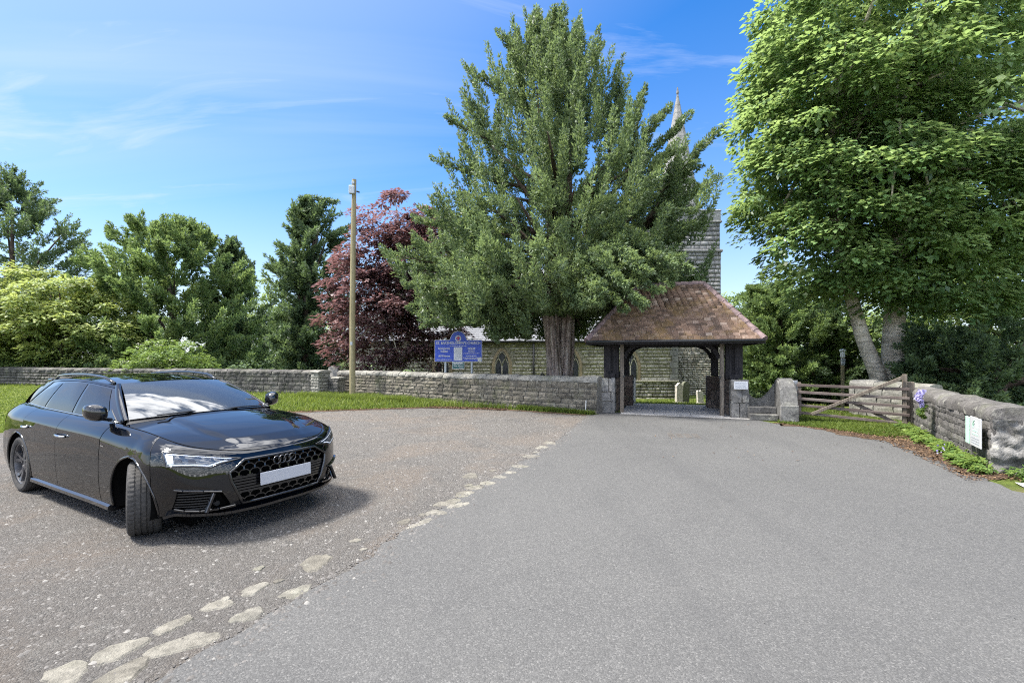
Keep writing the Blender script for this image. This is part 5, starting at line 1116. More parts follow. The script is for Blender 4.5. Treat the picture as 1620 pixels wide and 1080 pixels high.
def build_ground_cover():
    r = np.random.default_rng(150)
    wl = [(-29.4, 27.1), (-8.6, 19.85), (-7.3, 19.0), (-6.6, 18.95), (-2.38, 16.05), (2.3, 13.05)]
    lawn = LAWN_F[1:] + wl[::-1]
    blades('verge_grass', lawn, 42000, lambda x, y: .05 + .07 * (x > -9) + .09 * np.exp(-np.maximum(0, wall_y(x) - y) / .5), r, pw=1.2, wid=.014, tintm=.55)
    # taller fringe at the wall foot and round the pole
    blades('verge_grass', [(-8.4, 18.3), (-5.4, 16.6), (-4.0, 16.3), (-2.4, 15.4), (-2.4, 16.05), (-6.6, 18.95)], 12000, .16, r, wid=.013, tintm=.5)
    blades('verge_grass', [(.2, 14.15), (2.15, 12.85), (2.3, 13.0), (.2, 14.4)], 4200, .14, r, wid=.012, tintm=.35)
    rv = [(6.35, 11.3), (7.0, 10.2), (7.35, 9.3), (8.3, 9.4), (9.1, 10.7), (9.3, 12.6), (6.9, 14.5), (6.9, 12)]
    blades('verge_grass', rv, 24000, .075, r, wid=.010, tintm=.5)
    blades('churchyard_grass', [(2.5, 16.0), (11, 16.0), (16, 26), (2, 26.5)], 15000, .08, r, z=gz, wid=.018, tintm=.62)
    blades('churchyard_grass', [(6.9, 13.0), (9.4, 13.0), (12, 18), (7, 16)], 9000, .08, r, z=gz, wid=.014, tintm=.62)
    # weeds along the foot of the right wall
    n = 62; t = r.random(n) ** .8; a = np.array([6.55, 6.3]); b = np.array([8.85, 10.5]); q = a + (b - a) * t[:, None] + np.stack([-r.uniform(.02, .24, n), r.uniform(0, .15, n)], 1)
    Cc = np.concatenate([q, np.full((n, 1), .05)], 1); rr = r.uniform(.07, .15, n); Rr = np.stack([rr, rr, rr * .9], 1)
    P, d, nn, ll, ww, ti = clump_leaves(r, Cc, Rr, np.tile([-1., -.3, 0], (n, 1)), 42, .085, .55, .25, .7)
    k = P[:, 2] > .0; tag(leaves('wall_foot_weeds', P[k], d[k], nn[k], ll[k], ww[k], ti[k], 'weed_leaf', None), kind='stuff')
    n = 26; x = r.uniform(6.6, 7.3, n); Cc = np.stack([x, 6.15 - (x - 6.6) * .45 + r.normal(0, .07, n), np.full(n, .05)], 1); rr = r.uniform(.09, .16, n); Rr = np.stack([rr, rr, rr * .8], 1)
    P, d, nn, ll, ww, ti = clump_leaves(r, Cc, Rr, np.tile([-.5, -.8, 0], (n, 1)), 45, .07, .5, .25, .6); k = P[:, 2] > 0; tag(leaves('wall_foot_weeds', P[k], d[k], nn[k], ll[k], ww[k], ti[k], 'weed_leaf', None), kind='stuff')
    # one broad-leaved plant
    pl = empty('dock_plant', (6.68, 7.05, 0), 0, 'low plant with broad yellow-green leaves and violet bloom at the foot of the right wall', 'plant')
    n = 14; aa = r.uniform(0, 6.28, n); Dd = np.stack([np.cos(aa), np.sin(aa), r.uniform(.1, .6, n)], 1); leaves('foliage', np.tile([0, 0, .03], (n, 1)) + Dd * .03, Dd, np.tile([0, 0, 1.], (n, 1)), r.uniform(.16, .26, n), r.uniform(.09, .13, n), r.uniform(.7, 1, n), 'weed_leaf', pl)
    n = 8; leaves('blossom', np.array([-.02, .28, .16]) + r.normal(0, .05, (n, 3)), rand_dir(r, n), rand_dir(r, n), np.full(n, .035), np.full(n, .03), r.random(n), 'violet_petal', pl)
    # trailing violet cushion on the wall
    t = .565; c = np.array([6.61 + 2.69 * t, 6.48 + 4.52 * t]); nrm = np.array([-.86, .51]); al = np.array([.51, .86])
    f = empty('trailing_flowers', (c[0], c[1], 0), 0, 'cushion of violet flowers trailing down the face of the right wall', 'flowers')
    n = 1000; s = r.random(n); wv = .13 * (1 - .45 * s) * r.normal(0, .62, n).clip(-1.3, 1.3); z = .93 - .30 * s + r.normal(0, .02, n); o = .14 + .13 * np.sin(np.minimum(1, s * 1.2 + .1) * 2.6) * r.uniform(.5, 1.1, n)
    P = np.stack([al[0] * wv + nrm[0] * o, al[1] * wv + nrm[1] * o, z], 1); leaves('blossom', P, rand_dir(r, n) + np.array([nrm[0], nrm[1], .5]), rand_dir(r, n) * .6 + np.array([nrm[0], nrm[1], .3]), np.full(n, .035), np.full(n, .034), r.random(n), 'violet_petal', f)
    n = 700; s = r.random(n); wv = .12 * r.normal(0, .6, n).clip(-1.2, 1.2); z = .66 - .24 * s; o = .12 + .12 * np.sin(s * 2.8) * r.uniform(.4, 1.1, n); P = np.stack([al[0] * wv + nrm[0] * o, al[1] * wv + nrm[1] * o, z], 1)
    leaves('foliage', P, rand_dir(r, n) + np.array([nrm[0], nrm[1], -.3]), rand_dir(r, n) * .6 + np.array([nrm[0], nrm[1], .4]), np.full(n, .05), np.full(n, .03), r.random(n) * .7, 'weed_leaf', f)
    # brown litter of leaves and twigs
    lp = [(6.2, 11.3), (6.75, 10.3), (6.8, 9.4), (6.9, 8.7), (6.4, 7.3), (5.8, 6.0), (6.5, 6.0), (7.3, 7.4), (8.0, 8.9), (7.9, 9.6), (7.2, 10.6)]
    def litter(poly, n, sz, seed):
        q = np.random.default_rng(seed); x, y = scatter(poly, n, q); P = np.stack([x, y, .016 + q.uniform(0, .012, n)], 1); d = rand_dir(q, n) * np.array([1, 1, .25])
        return P, d, rand_dir(q, n) * .4 + np.array([0, 0, 1.]), sz * q.uniform(.5, 1.4, n), sz * .5 * q.uniform(.5, 1.3, n), q.random(n)
    A = [litter(lp, 3800, .045, 1), litter([(-2.7, 14.55), (-.2, 13.9), (-.1, 14.4), (-2.5, 15.2)], 1800, .05, 2), litter([(8.2, 11.6), (9.3, 11.6), (9.2, 12.9), (7.6, 13.4)], 700, .07, 3), litter([(2.0, 7.0), (6.5, 6.5), (7, 10.5), (2.5, 12)], 60, .045, 4), litter([(-7.5, 13.2), (-2.4, 14.75), (-2.4, 14.95), (-7.5, 13.5)], 1300, .045, 5)]
    tag(leaves('fallen_leaves', *[np.concatenate([q[k] for q in A]) for k in range(6)], 'litter', None, .15), kind='stuff')
    # loose chippings over the parking ground, densest where the camera can tell them apart
    poly = [(-9.5, 1.6), (-2.1, 1.6), (-1.3, 3.3), (-.86, 4.7), (.02, 6.9), (.9, 9.1), (1.5, 11.1), (1.9, 12.3), (-2.4, 14.4), (-6.9, 12.9), (-11.5, 9.2)]
    n = 36000; x, y = scatter(poly, n, r, 1.7); s = np.clip(np.exp(r.normal(math.log(.0068), .45, n)), .003, .019) * (1 + .05 * np.hypot(x, y))
    base = np.array([(1, 0, 0), (.2, .95, .1), (-.9, .35, 0), (-.6, -.8, .05), (.5, -.8, 0), (.1, .05, .75)]); tri = np.array([(0, 1, 5), (1, 2, 5), (2, 3, 5), (3, 4, 5), (4, 0, 5)])
    a = r.uniform(0, 6.28, n); ca, sa = np.cos(a)[:, None], np.sin(a)[:, None]; vb = base[None] * s[:, None, None] * r.uniform(.65, 1.3, (n, 6, 3)); vb[:, :, 2] *= .8
    V = np.stack([vb[:, :, 0] * ca - vb[:, :, 1] * sa * .75 + x[:, None], vb[:, :, 0] * sa + vb[:, :, 1] * ca * .75 + y[:, None], vb[:, :, 2] + .003], -1).reshape(-1, 3)
    F = (tri[None] + (np.arange(n) * 6)[:, None, None]).reshape(-1, 3); tag(np_obj('gravel_chippings', V, F, 'chippings', None, np.repeat(np.clip(r.normal(.5, .3, n), 0, 1), 5)), kind='stuff')
build_ground_cover()
def build_edge_grit():
    r = np.random.default_rng(171); pts = np.array(ROAD_L[2:-1]); n = 2600; t = r.random(n) ** .8 * (len(pts) - 1); i = np.minimum(t.astype(int), len(pts) - 2); f = (t - i)[:, None]
    q = pts[i] * (1 - f) + pts[i + 1] * f; x = q[:, 0] + np.abs(r.normal(0, .16, n)) - .06; y = q[:, 1] + r.normal(0, .03, n); s = np.clip(np.exp(r.normal(math.log(.0075), .5, n)), .003, .024)
    base = np.array([(1, 0, 0), (.2, .95, .1), (-.9, .35, 0), (-.6, -.8, .05), (.5, -.8, 0), (.1, .05, .75)]); tri = np.array([(0, 1, 5), (1, 2, 5), (2, 3, 5), (3, 4, 5), (4, 0, 5)])
    V = base[None] * s[:, None, None] * r.uniform(.65, 1.3, (n, 6, 3)); V = V + np.stack([x, y, np.full(n, .0085)], 1)[:, None]
    tag(np_obj('road_edge_grit', V.reshape(-1, 3), (tri[None] + (np.arange(n) * 6)[:, None, None]).reshape(-1, 3), 'chippings', None, np.repeat(np.clip(r.normal(.5, .26, n), 0, 1), 5)), kind='stuff')
build_edge_grit()
# ================================================================== THE CAR  (x forward, y left, z up, origin under the front axle)
def build_car():
    car = empty('parked_car', (-2.94, 4.96, 0.004), R(-29.85), 'glossy black estate car with roof rails, front wheels turned, parked on the gravel', 'car')
    ROWS = np.array([
        # (x, y, z) x six rows from the lip to the bonnet / belt line
        [(.815, 0, .232), (.868, 0, .322), (.880, 0, .45), (.868, 0, .59), (.838, 0, .69), (.800, 0, .735)],
        [(.805, .28, .232), (.858, .28, .322), (.868, .28, .45), (.855, .28, .59), (.822, .28, .688), (.780, .29, .740)],
        [(.745, .54, .24), (.795, .54, .335), (.805, .54, .47), (.790, .54, .635), (.752, .54, .730), (.700, .53, .775)],
        [(.625, .705, .255), (.672, .705, .345), (.685, .71, .48), (.668, .70, .665), (.630, .70, .755), (.560, .665, .810)],
        [(.505, .775, .258), (.530, .805, .345), (.540, .835, .48), (.525, .835, .672), (.490, .828, .775), (.400, .735, .848)],
        [(.400, .845, .225), (.395, .875, .335), (.390, .900, .47), (.378, .905, .65), (.345, .888, .775), (.230, .765, .882)],
        [(.00, .905, .20), (.00, .915, .33), (.00, .925, .47), (.00, .924, .62), (.00, .897, .785), (-.02, .775, .912)],
        [(-.40, .893, .20), (-.40, .910, .33), (-.40, .918, .48), (-.40, .916, .64), (-.40, .900, .800), (-.40, .783, .936)],
        [(-.62, .888, .20), (-.62, .905, .33), (-.62, .914, .48), (-.62, .913, .65), (-.62, .902, .812), (-.62, .786, .947)],
        [(-1.68, .888, .20), (-1.68, .905, .33), (-1.68, .917, .49), (-1.68, .918, .67), (-1.68, .907, .835), (-1.68, .788, .970)],
        [(-2.42, .888, .20), (-2.42, .908, .33), (-2.42, .921, .49), (-2.42, .924, .68), (-2.42, .910, .855), (-2.42, .775, .982)],
        [(-2.82, .897, .20), (-2.82, .914, .33), (-2.82, .925, .50), (-2.82, .925, .69), (-2.82, .908, .862), (-2.82, .758, .992)],
        [(-3.24, .885, .21), (-3.24, .905, .34), (-3.24, .914, .50), (-3.24, .908, .69), (-3.24, .888, .868), (-3.24, .725, 1.002)],
        [(-3.60, .800, .23), (-3.62, .825, .35), (-3.63, .835, .51), (-3.62, .826, .70), (-3.60, .800, .876), (-3.55, .660, 1.010)],
        [(-3.80, .55, .24), (-3.83, .55, .36), (-3.85, .55, .52), (-3.84, .55, .71), (-3.80, .55, .885), (-3.72, .46, 1.015)],
        [(-3.87, 0, .24), (-3.90, 0, .36), (-3.92, 0, .52), (-3.90, 0, .71), (-3.86, 0, .89), (-3.78, 0, 1.02)]], float)
    n = len(ROWS)
    ext = np.concatenate([ROWS[1:2] * [1, -1, 1], ROWS, ROWS[-2:-1] * [1, -1, 1]])
    h = np.linalg.norm(np.diff(ext[:, 3], axis=0), axis=1); tpar = np.concatenate([[0], np.cumsum(h)])
    slope = np.diff(ext, axis=0) / h[:, None, None]
    mt = np.zeros_like(ext); mt[1:-1] = (slope[1:] * h[:-1, None, None] + slope[:-1] * h[1:, None, None]) / (h[1:] + h[:-1])[:, None, None]
    def Wf(s, v):
        s = min(max(s, 0), n - 1 - 1e-9); i = int(s); f = s - i; k = i + 1; hh = h[k]
        a = (2 * f ** 3 - 3 * f ** 2 + 1) * ext[k] + (f ** 3 - 2 * f ** 2 + f) * hh * mt[k] + (-2 * f ** 3 + 3 * f ** 2) * ext[k + 1] + (f ** 3 - f ** 2) * hh * mt[k + 1]
        if v >= 4:
            g = v - 4; p = a[4] * (1 - g) + a[5] * g; b = 4 * g * (1 - g)
            nrm = np.array([p[0] * .0, p[1], .5]); return p + nrm / np.linalg.norm(nrm) * .016 * b
        j = min(int(v), 3); g = v - j
        m = lambda q: (a[min(q + 1, 4)] - a[max(q - 1, 0)]) / (2 if 0 < q < 4 else 1)
        return (2 * g ** 3 - 3 * g ** 2 + 1) * a[j] + (g ** 3 - 2 * g ** 2 + g) * m(j) + (-2 * g ** 3 + 3 * g ** 2) * a[j + 1] + (g ** 3 - g ** 2) * m(j + 1)
    def Wn(s, v, e=.02):
        a = Wf(s + e, v) - Wf(s - e, v) if s > e else Wf(s + e, v) - Wf(s, v); b = Wf(s, min(v + e, 5)) - Wf(s, max(v - e, 0)); c = np.cross(a, b); c /= np.linalg.norm(c)
        p = Wf(s, v); return c if (c[0] * (p[0] + 1.5) * .3 + c[1] * p[1] + 1e-3) > 0 else -c
    def mir(p, sg): return (p[0], p[1] * sg, p[2])
    def grid_patch(s0, s1, v0, v1, sg, step=.035):
        L = sum(np.linalg.norm(Wf(a + .05, 2) - Wf(a, 2)) for a in np.arange(s0, s1 - .02, .05)); ns = max(3, int(L / step)); ss = np.linspace(s0, s1, ns + 1)
        vs = np.unique(np.concatenate([np.linspace(v0, v1, max(4, int((v1 - v0) * 5) + 1)), [q for q in (4,) if v0 < q < v1]]))
        return [[mir(Wf(s, v), sg) for v in vs] for s in ss]
    def cutter(o, polys):
        """polys: (axis pair, list of 2-D points, filter) - clean edges by bisecting, then delete inside"""
        bm = bmesh.new(); bm.from_mesh(o.data)
        for (ax, poly, ok) in polys:
            c = np.mean(poly, 0); rad = max(np.linalg.norm(np.array(p) - c) for p in poly) + .09; m = len(poly)
            for k in range(m):
                a = np.array(poly[k]); b = np.array(poly[(k + 1) % m]); d = b - a; nn = [0, 0, 0]; nn[ax[0]] = d[1]; nn[ax[1]] = -d[0]; co = [0, 0, 0]; co[ax[0]] = a[0]; co[ax[1]] = a[1]
                fs = [f for f in bm.faces if ok(f.calc_center_median()) and math.hypot(f.calc_center_median()[ax[0]] - c[0], f.calc_center_median()[ax[1]] - c[1]) < rad]
                g = set(fs); [g.update(f.edges) for f in fs]; [g.update(f.verts) for f in fs]
                if fs: bmesh.ops.bisect_plane(bm, geom=list(g), plane_co=co, plane_no=nn, dist=1e-5)
            dl = [f for f in bm.faces if ok(f.calc_center_median()) and inside([tuple(p) for p in poly], np.array([f.calc_center_median()[ax[0]]]), np.array([f.calc_center_median()[ax[1]]]))[0]]
            bmesh.ops.delete(bm, geom=dl, context='FACES')
        bm.to_mesh(o.data); bm.free()
    ARCH_R = .372
    def arch_poly(cx): return [(cx + (.022 if cx == 0 else 0) + (ARCH_R + (.012 if cx == 0 else 0)) * math.cos(a), .335 + ARCH_R * math.sin(a)) for a in np.linspace(0, 2 * math.pi, 37)[:-1]]
    def fin(o, ang=38):
        me = o.data; bm = bmesh.new(); bm.from_mesh(me); bmesh.ops.remove_doubles(bm, verts=bm.verts[:], dist=2e-4); bmesh.ops.recalc_face_normals(bm, faces=bm.faces[:]); bm.to_mesh(me); bm.free()
        me.polygons.foreach_set('use_smooth', np.ones(len(me.polygons), bool)); me.set_sharp_from_angle(angle=R(ang)); return o
    def solidify(o, th=.018):
        """give a panel thickness: the rim is turned inwards"""
        me = o.data; bm = bmesh.new(); bm.from_mesh(me); ed = [e for e in bm.edges if e.is_boundary]
        r = bmesh.ops.extrude_edge_only(bm, edges=ed); c = Vector((-1.5, 0, .75))
        for v in [g for g in r['geom'] if isinstance(g, bmesh.types.BMVert)]:
            d = Vector((0, -math.copysign(1, v.co.y) if abs(v.co.y) > .03 else 0, 0)) if abs(v.co.x + 1.5) < 1.9 else Vector((-math.copysign(.8, v.co.x + 1.5), -.6 * v.co.y, 0))
            v.co += d * th
        bm.to_mesh(me); bm.free(); return o
    P = 'car_paint'
    side_ok = lambda sg: (lambda c: c.y * sg > .3)
    # --- front bumper, one piece across, with openings
    fb = MB(); 
    for sg in (1, -1): fb.grid(grid_patch(0, 5, 0, 5, sg, .028))
    fbo = fin(fb.build('front_bumper', P, car))
    GR = [(-.365, .672), (.365, .672), (.495, .580), (.48, .50), (.39, .292), (-.39, .292), (-.48, .50), (-.495, .580)]
    VENT = [(.545, .425), (.80, .455), (.80, .292), (.50, .265), (.47, .288)]
    fr = lambda c: c.x > .42
    cutter(fbo, [((1, 2), GR[::-1], lambda c: c.x > .6)] + [((1, 2), [(y * s, z) for y, z in VENT][::(1 if s > 0 else -1)], fr) for s in (1, -1)] + [((0, 2), arch_poly(0), side_ok(s)) for s in (1, -1)])
    fin(solidify(fbo))
    def front_x(y, z):
        best = None; lo, hi = 0, 5.0
        # invert the surface at (|y|, z): search s by bisection on y along the row nearest z
        y = abs(y); vlo, vhi = 0.0, 5.0
        v = 2.5
        for _ in range(6):
            lo, hi = 0, 5.0
            for _ in range(22):
                m = (lo + hi) / 2
                if Wf(m, v)[1] < y: lo = m
                else: hi = m
            s = (lo + hi) / 2; a, b = 0, 5.0
            for _ in range(20):
                m = (a + b) / 2
                if Wf(s, m)[2] < z: a = m
                else: b = m
            v = (a + b) / 2
        return Wf(s, v)[0]
    for sg in (1, -1):
        f = fin(MB().grid(grid_patch(5.02, 7.97, 0, 5, sg)).build('front_wing', P, car)); cutter(f, [((0, 2), arch_poly(0), side_ok(sg))]); fin(solidify(f))
        fd = fin(MB().grid(grid_patch(8.006, 8.996, .12, 5, sg)).build('front_door', P, car)); fin(solidify(fd))
        rd = fin(MB().grid(grid_patch(9.004, 10.60, .12, 5, sg)).build('rear_door', P, car)); cutter(rd, [((0, 2), arch_poly(-2.82), side_ok(sg))]); fin(solidify(rd))
        q = fin(MB().grid(grid_patch(10.61, 12.6, 0, 5, sg)).build('rear_wing', P, car)); cutter(q, [((0, 2), arch_poly(-2.82), side_ok(sg))]); fin(solidify(q))
        # door handles
        for dob, s in ((fd, 8.86), (rd, 10.32)):
            c = Wf(s, 3.62); hd = MB(); pts = [mir(Wf(s + ds, 3.62) + np.array([0, off, 0]), sg) for ds, off in ((-.10 if s < 9 else -.16, .002), (-.08 if s < 9 else -.13, .028), (0, .034), (.08 if s < 9 else .12, .028), (.10 if s < 9 else .15, .002))]
            hd.tube(pts, [.012, .013, .014, .013, .012], 8); hd.build('handle', 'chrome', dob, smooth=True)
        # creases and shut lines
        for s in (8.0, 9.0, 10.605, 5.01):
            vv = np.linspace(.1 if s > 5.5 else 2.6, 5 if s > 7.99 else 4.95, 22); pts = [mir(Wf(s, v) - Wn(s, v) * .004, sg) for v in vv]
            if s == 10.605: pts = [p for p in pts if math.hypot(p[0] + 2.82, p[2] - .335) > ARCH_R]
            MB().tube(pts, .0035, 5).build('shut_line', 'dark_void', car)
        MB().tube([mir(Wf(s, 4.99) + np.array([0, -.002, .001]), sg) for s in np.linspace(.02, 7.2, 60)], .0035, 5).build('shut_line', 'dark_void', car)
        # side skirt
        sk = MB(); prof = [(.0, .0), (.020, -.015), (.022, -.045), (-.03, -.065), (-.12, -.055), (-.12, .02)]
        vs = []; xs = np.linspace(-.41, -2.44, 18); m = len(prof)
        for x in xs:
            s = np.interp(-x, [.40, .62, 1.68, 2.42], [7, 8, 9, 10]); b = Wf(s, .14)
            vs += [mir((x, b[1] + a, b[2] + c), sg) for a, c in prof]
        fs = [(i * m + k, i * m + (k + 1) % m, (i + 1) * m + (k + 1) % m, (i + 1) * m + k) for i in range(17) for k in range(m)] + [tuple(range(m)), tuple(17 * m + k for k in range(m))]
        fin(sk.add(vs, fs).build('side_skirt', 'gloss_black', car), 25)
        # arch lips and liners
        for cx in (0, -2.82):
            aa = np.linspace(-.30, math.pi + .30, 30); pts = []
            for a in aa:
                x, z = cx + (.022 if cx == 0 else 0) + (ARCH_R + (.012 if cx == 0 else 0)) * math.cos(a), .335 + ARCH_R * math.sin(a); s = np.interp(-x, [-.395, 0, .40, .62, 1.68, 2.42, 2.82, 3.24, 3.6], [5, 6, 7, 8, 9, 10, 11, 12, 13])
                lo, hi = 0, 5.0
                for _ in range(18):
                    mm = (lo + hi) / 2
                    if Wf(s, mm)[2] < z: lo = mm
                    else: hi = mm
                pts.append(mir((x, Wf(s, lo)[1] - .004, z), sg))
            MB().tube(pts, .011, 6).build('wheel_arch_lip', 'gloss_black', car, smooth=True)
            ln = MB(); g = [[(cx + (ARCH_R + .004) * math.cos(a), sg * y, .335 + (ARCH_R + .004) * math.sin(a)) for y in (.50, .90)] for a in np.linspace(-.36, math.pi + .36, 26)]; ln.grid(g)
            ln.add([(cx + .40 * math.cos(a), sg * .50, .335 + .40 * math.sin(a)) for a in np.linspace(0, 6.28, 25)[:-1]], [tuple(range(24))]); ln.build('wheel_arch_liner', 'dark_void', car)
    # --- rear
    rb = MB()
    for sg in (1, -1): rb.grid(grid_patch(12.61, 15, 0, 5, sg, .05))
    fin(rb.build('rear_bumper', P, car))
    for sg in (1, -1):
        MB().grid([[mir(Wf(s, v) + Wn(s, v) * .006, sg) for v in np.linspace(3.35, 4.5, 6)] for s in np.linspace(12.75, 14.4, 14)]).build('tail_light', 'red_lens', car, smooth=True)
    # --- bonnet
    E = lambda s: Wf(s, 5)
    SX = ([0, 1, 2, 3, 4, 5, 6, 7, 7.2], [.800, .796, .765, .69, .56, .36, .06, -.25, -.31])
    def zc(x): return np.interp(x, [-.40, -.2, 0, .2, .4, .6, .72, .78, .805], [1.000, .980, .954, .922, .884, .836, .790, .758, .735])
    bn = MB()
    for sg in (1, -1):
        G = []
        for s in np.concatenate([np.linspace(.0, 4, 26), np.linspace(4.15, 7.2, 26)]):
            e = E(s); xc = np.interp(s, *SX); c = np.array([xc, 0, zc(xc)]); row = []
            for b in np.linspace(0, 1, 22):
                x = c[0] + (e[0] - c[0]) * b * b; y = e[1] * b; z = e[2] + (c[2] - e[2]) * (1 - b ** 2.3)
                rel = min(1, max(0, (.80 - x) / .5)); yl = .30 + .14 * rel
                z += .011 * rel * (1 / (1 + math.exp((y - yl) / .016))) * 1.0 - .0055 * rel * math.exp(-((y - yl - .03) / .035) ** 2)
                row.append((x, y * sg, z - (.011 * rel if b == 0 and False else 0)))
            G.append(row)
        bn.grid(G)
    fin(bn.build('bonnet', P, car), 60)
    # --- greenhouse curves
    bx = -np.array([.62, 1.68, 2.42, 2.82, 3.24, 3.56]); by = np.array([.786, .788, .775, .758, .725, .66]); bz = np.array([.947, .970, .982, .992, 1.002, 1.01])
    def Bt(u): 
        x = -.50 - 3.02 * u; return np.array([x, np.interp(-x, -bx, by) - .016 - .02 * max(0, (.05 - u) / .05), np.interp(-x, -bx, bz) + .002])
    def T(u): return np.array([-1.22 - 2.06 * u, np.interp(u, [0, .15, .4, .7, 1], [.560, .578, .585, .570, .520]), 1.282 + .052 * math.sin(min(1, u / .42) * math.pi / 2) - .065 * max(0, (u - .42) / .58) ** 1.9])
    def G(u, v, off=0):
        p = Bt(u) * (1 - v) + T(u) * v; p[1] += .022 * 4 * v * (1 - v) + off * .95; p[2] += off * .3; return p
    for sg in (1, -1):
        fin(MB().grid([[mir(G(u, v), sg) for v in np.linspace(0, 1, 12)] for u in np.linspace(0, 1, 44)]).build('side_frame', 'gloss_black', car))
        def pane(nm, c, mat='car_glass'):
            (a, b, c_, d) = [np.array(q) for q in c]; rows = []
            for i in np.linspace(0, 1, 12): rows.append([mir(G(*((a * (1 - i) + b * i) * (1 - j) + (d * (1 - i) + c_ * i) * j), .004), sg) for j in np.linspace(0, 1, 8)])
            return fin(MB().grid(rows).build(nm, mat, car))
        pane('front_window', [(.085, .035), (.372, .035), (.262, .90), (.030, .885)])
        pane('rear_window', [(.398, .035), (.665, .04), (.60, .89), (.288, .90)])
        pane('quarter_window', [(.688, .045), (.90, .06), (.80, .62), (.622, .88)])
        # bright strip at the belt and cant rail in paint
        MB().tube([mir(G(u, .012, .006), sg) for u in np.linspace(.03, .93, 30)], .007, 6).build('belt_trim', 'chrome', car, smooth=True)
        MB().grid([[mir(G(u, v, .006), sg) for v in np.linspace(.935, 1.0, 4)] for u in np.linspace(0, 1, 40)]).build('cant_rail', P, car, smooth=True)
        MB().grid([[mir(G(u0 + (u1 - u0) * i, v, .006), sg) for i in np.linspace(0, 1, 6)] for v, u0, u1 in [(v, .925 - .11 * v, 1.0) for v in np.linspace(0, .95, 12)]]).build('rear_pillar', P, car, smooth=True)
        # A pillar
        a0, a1 = np.array([-.52, .712, .980]), np.array([-1.225, .512, 1.302]); ap = []
        for t in np.linspace(0, 1, 16):
            w = a0 * (1 - t) + a1 * t + np.array([0, .012, .018]) * 4 * t * (1 - t) * .8; s0 = G(.0 + .012 * (1 - t), max(0, t * 1.0), .004); m_ = (w + s0) / 2 + np.array([.02, .012, .012]); ap.append([mir(p, sg) for p in (w, w * .5 + m_ * .5 + np.array([.004, 0, .004]), m_, s0 * .5 + m_ * .5 + np.array([.004, .003, 0]), s0)])
        MB().grid(ap).build('front_pillar', P, car, smooth=True)
        # mirror sail and mirror
        sail = MB().add([mir(G(.035, .02, .012), sg), mir(G(.125, .02, .012), sg), mir(G(.045, .34, .012), sg), mir(G(.035, .02, -.01), sg), mir(G(.125, .02, -.01), sg), mir(G(.045, .34, -.01), sg)], [(0, 1, 2), (3, 5, 4), (0, 3, 4, 1), (1, 4, 5, 2), (2, 5, 3, 0)]).build('mirror_base', 'gloss_black', car)
        c = np.array([-.70, .905, 1.058]); mv = MB(); prof = []; nl, nr = 11, 20
        for i in range(nl):
            th = -math.pi / 2 + math.pi * i / (nl - 1)
            for k in range(nr):
                a = 2 * math.pi * k / nr; ca, sa = math.cos(a), math.sin(a); ex = abs(math.cos(th)) ** .55
                fx = math.copysign(abs(ca) ** .75, ca) * .10; fz = math.copysign(abs(sa) ** .7, sa) * .088
                x = fx * ex; 
                if x < -.045: x = -.045
                mv_p = np.array([x * (1 - .25 * (i / nl)) - .05 * (i / nl), .082 * math.sin(th), fz * ex * (1.0 - .12 * (i / nl)) + .012 * math.sin(th)]); prof.append(mir(c + mv_p, sg))
        fs = [(i * nr + k, i * nr + (k + 1) % nr, (i + 1) * nr + (k + 1) % nr, (i + 1) * nr + k) for i in range(nl - 1) for k in range(nr)]
        mo = fin(mv.add(prof, fs).build('door_mirror', 'gloss_black', car), 50)
        MB().bar(mir((-.72, .78, .975), sg), mir((-.70, .88, 1.0), sg), .07, .035, ch=.01).build('mirror_arm', 'gloss_black', mo)
        MB().grid([[mir(c + np.array([-.0475, y, z]), sg) for z in np.linspace(-.055, .06, 4)] for y in np.linspace(-.066, .066, 6)]).build('mirror_glass', 'chrome', mo)
        # roof rail
        us = np.linspace(.05, .93, 26); rp = [mir(T(u) + np.array([0, -.035, .012 + .042 * min(1, math.sin((u - .05) / .88 * math.pi) * 3.2)]), sg) for u in us]; MB().tube(rp, .016, 8).build('roof_rail', 'gloss_black', car, smooth=True)
        rr_ = MB()
        for u in (.06, .92): rr_.tube([mir(T(u) + np.array([.0, -.035, -.01]), sg), mir(T(u) + np.array([0, -.035, .02]), sg)], .018, 8)
        rr_.build('rail_foot', 'gloss_black', car, smooth=True)
    # --- roof
    rf = MB(); rows = []
    for u in np.linspace(0, 1, 40):
        t = T(u); row = []
        for b in np.linspace(-1, 1, 25): row.append((t[0] + .065 * (1 - b * b) * max(0, 1 - u * 6) - .03 * (1 - b * b) * max(0, u * 6 - 5), t[1] * b, t[2] + .048 * (1 - abs(b) ** 2.4)))
        rows.append(row)
    fin(rf.grid(rows).build('roof', P, car), 60)
    # windscreen and cowl
    ws = []; b0 = np.array([-.515, .712, .980]); bc = np.array([-.345, 0, 1.012]); t0 = np.array([-1.225, .512, 1.300]); tc = np.array([-1.165, 0, 1.328])
    for j in np.linspace(-1, 1, 25):
        b = bc + (np.array([b0[0], b0[1] * np.sign(j), b0[2]]) - bc) * np.array([j * j, abs(j), abs(j) ** 2.2]); t = tc + (np.array([t0[0], t0[1] * np.sign(j), t0[2]]) - tc) * np.array([j * j, abs(j), abs(j) ** 2.2])
        ws.append([tuple(b * (1 - q) + t * q + np.array([.35, 0, .85]) * .030 * 4 * q * (1 - q)) for q in np.linspace(0, 1, 14)])
    fin(MB().grid(ws).build('windscreen', 'windscreen_glass', car), 80)
    cw = []
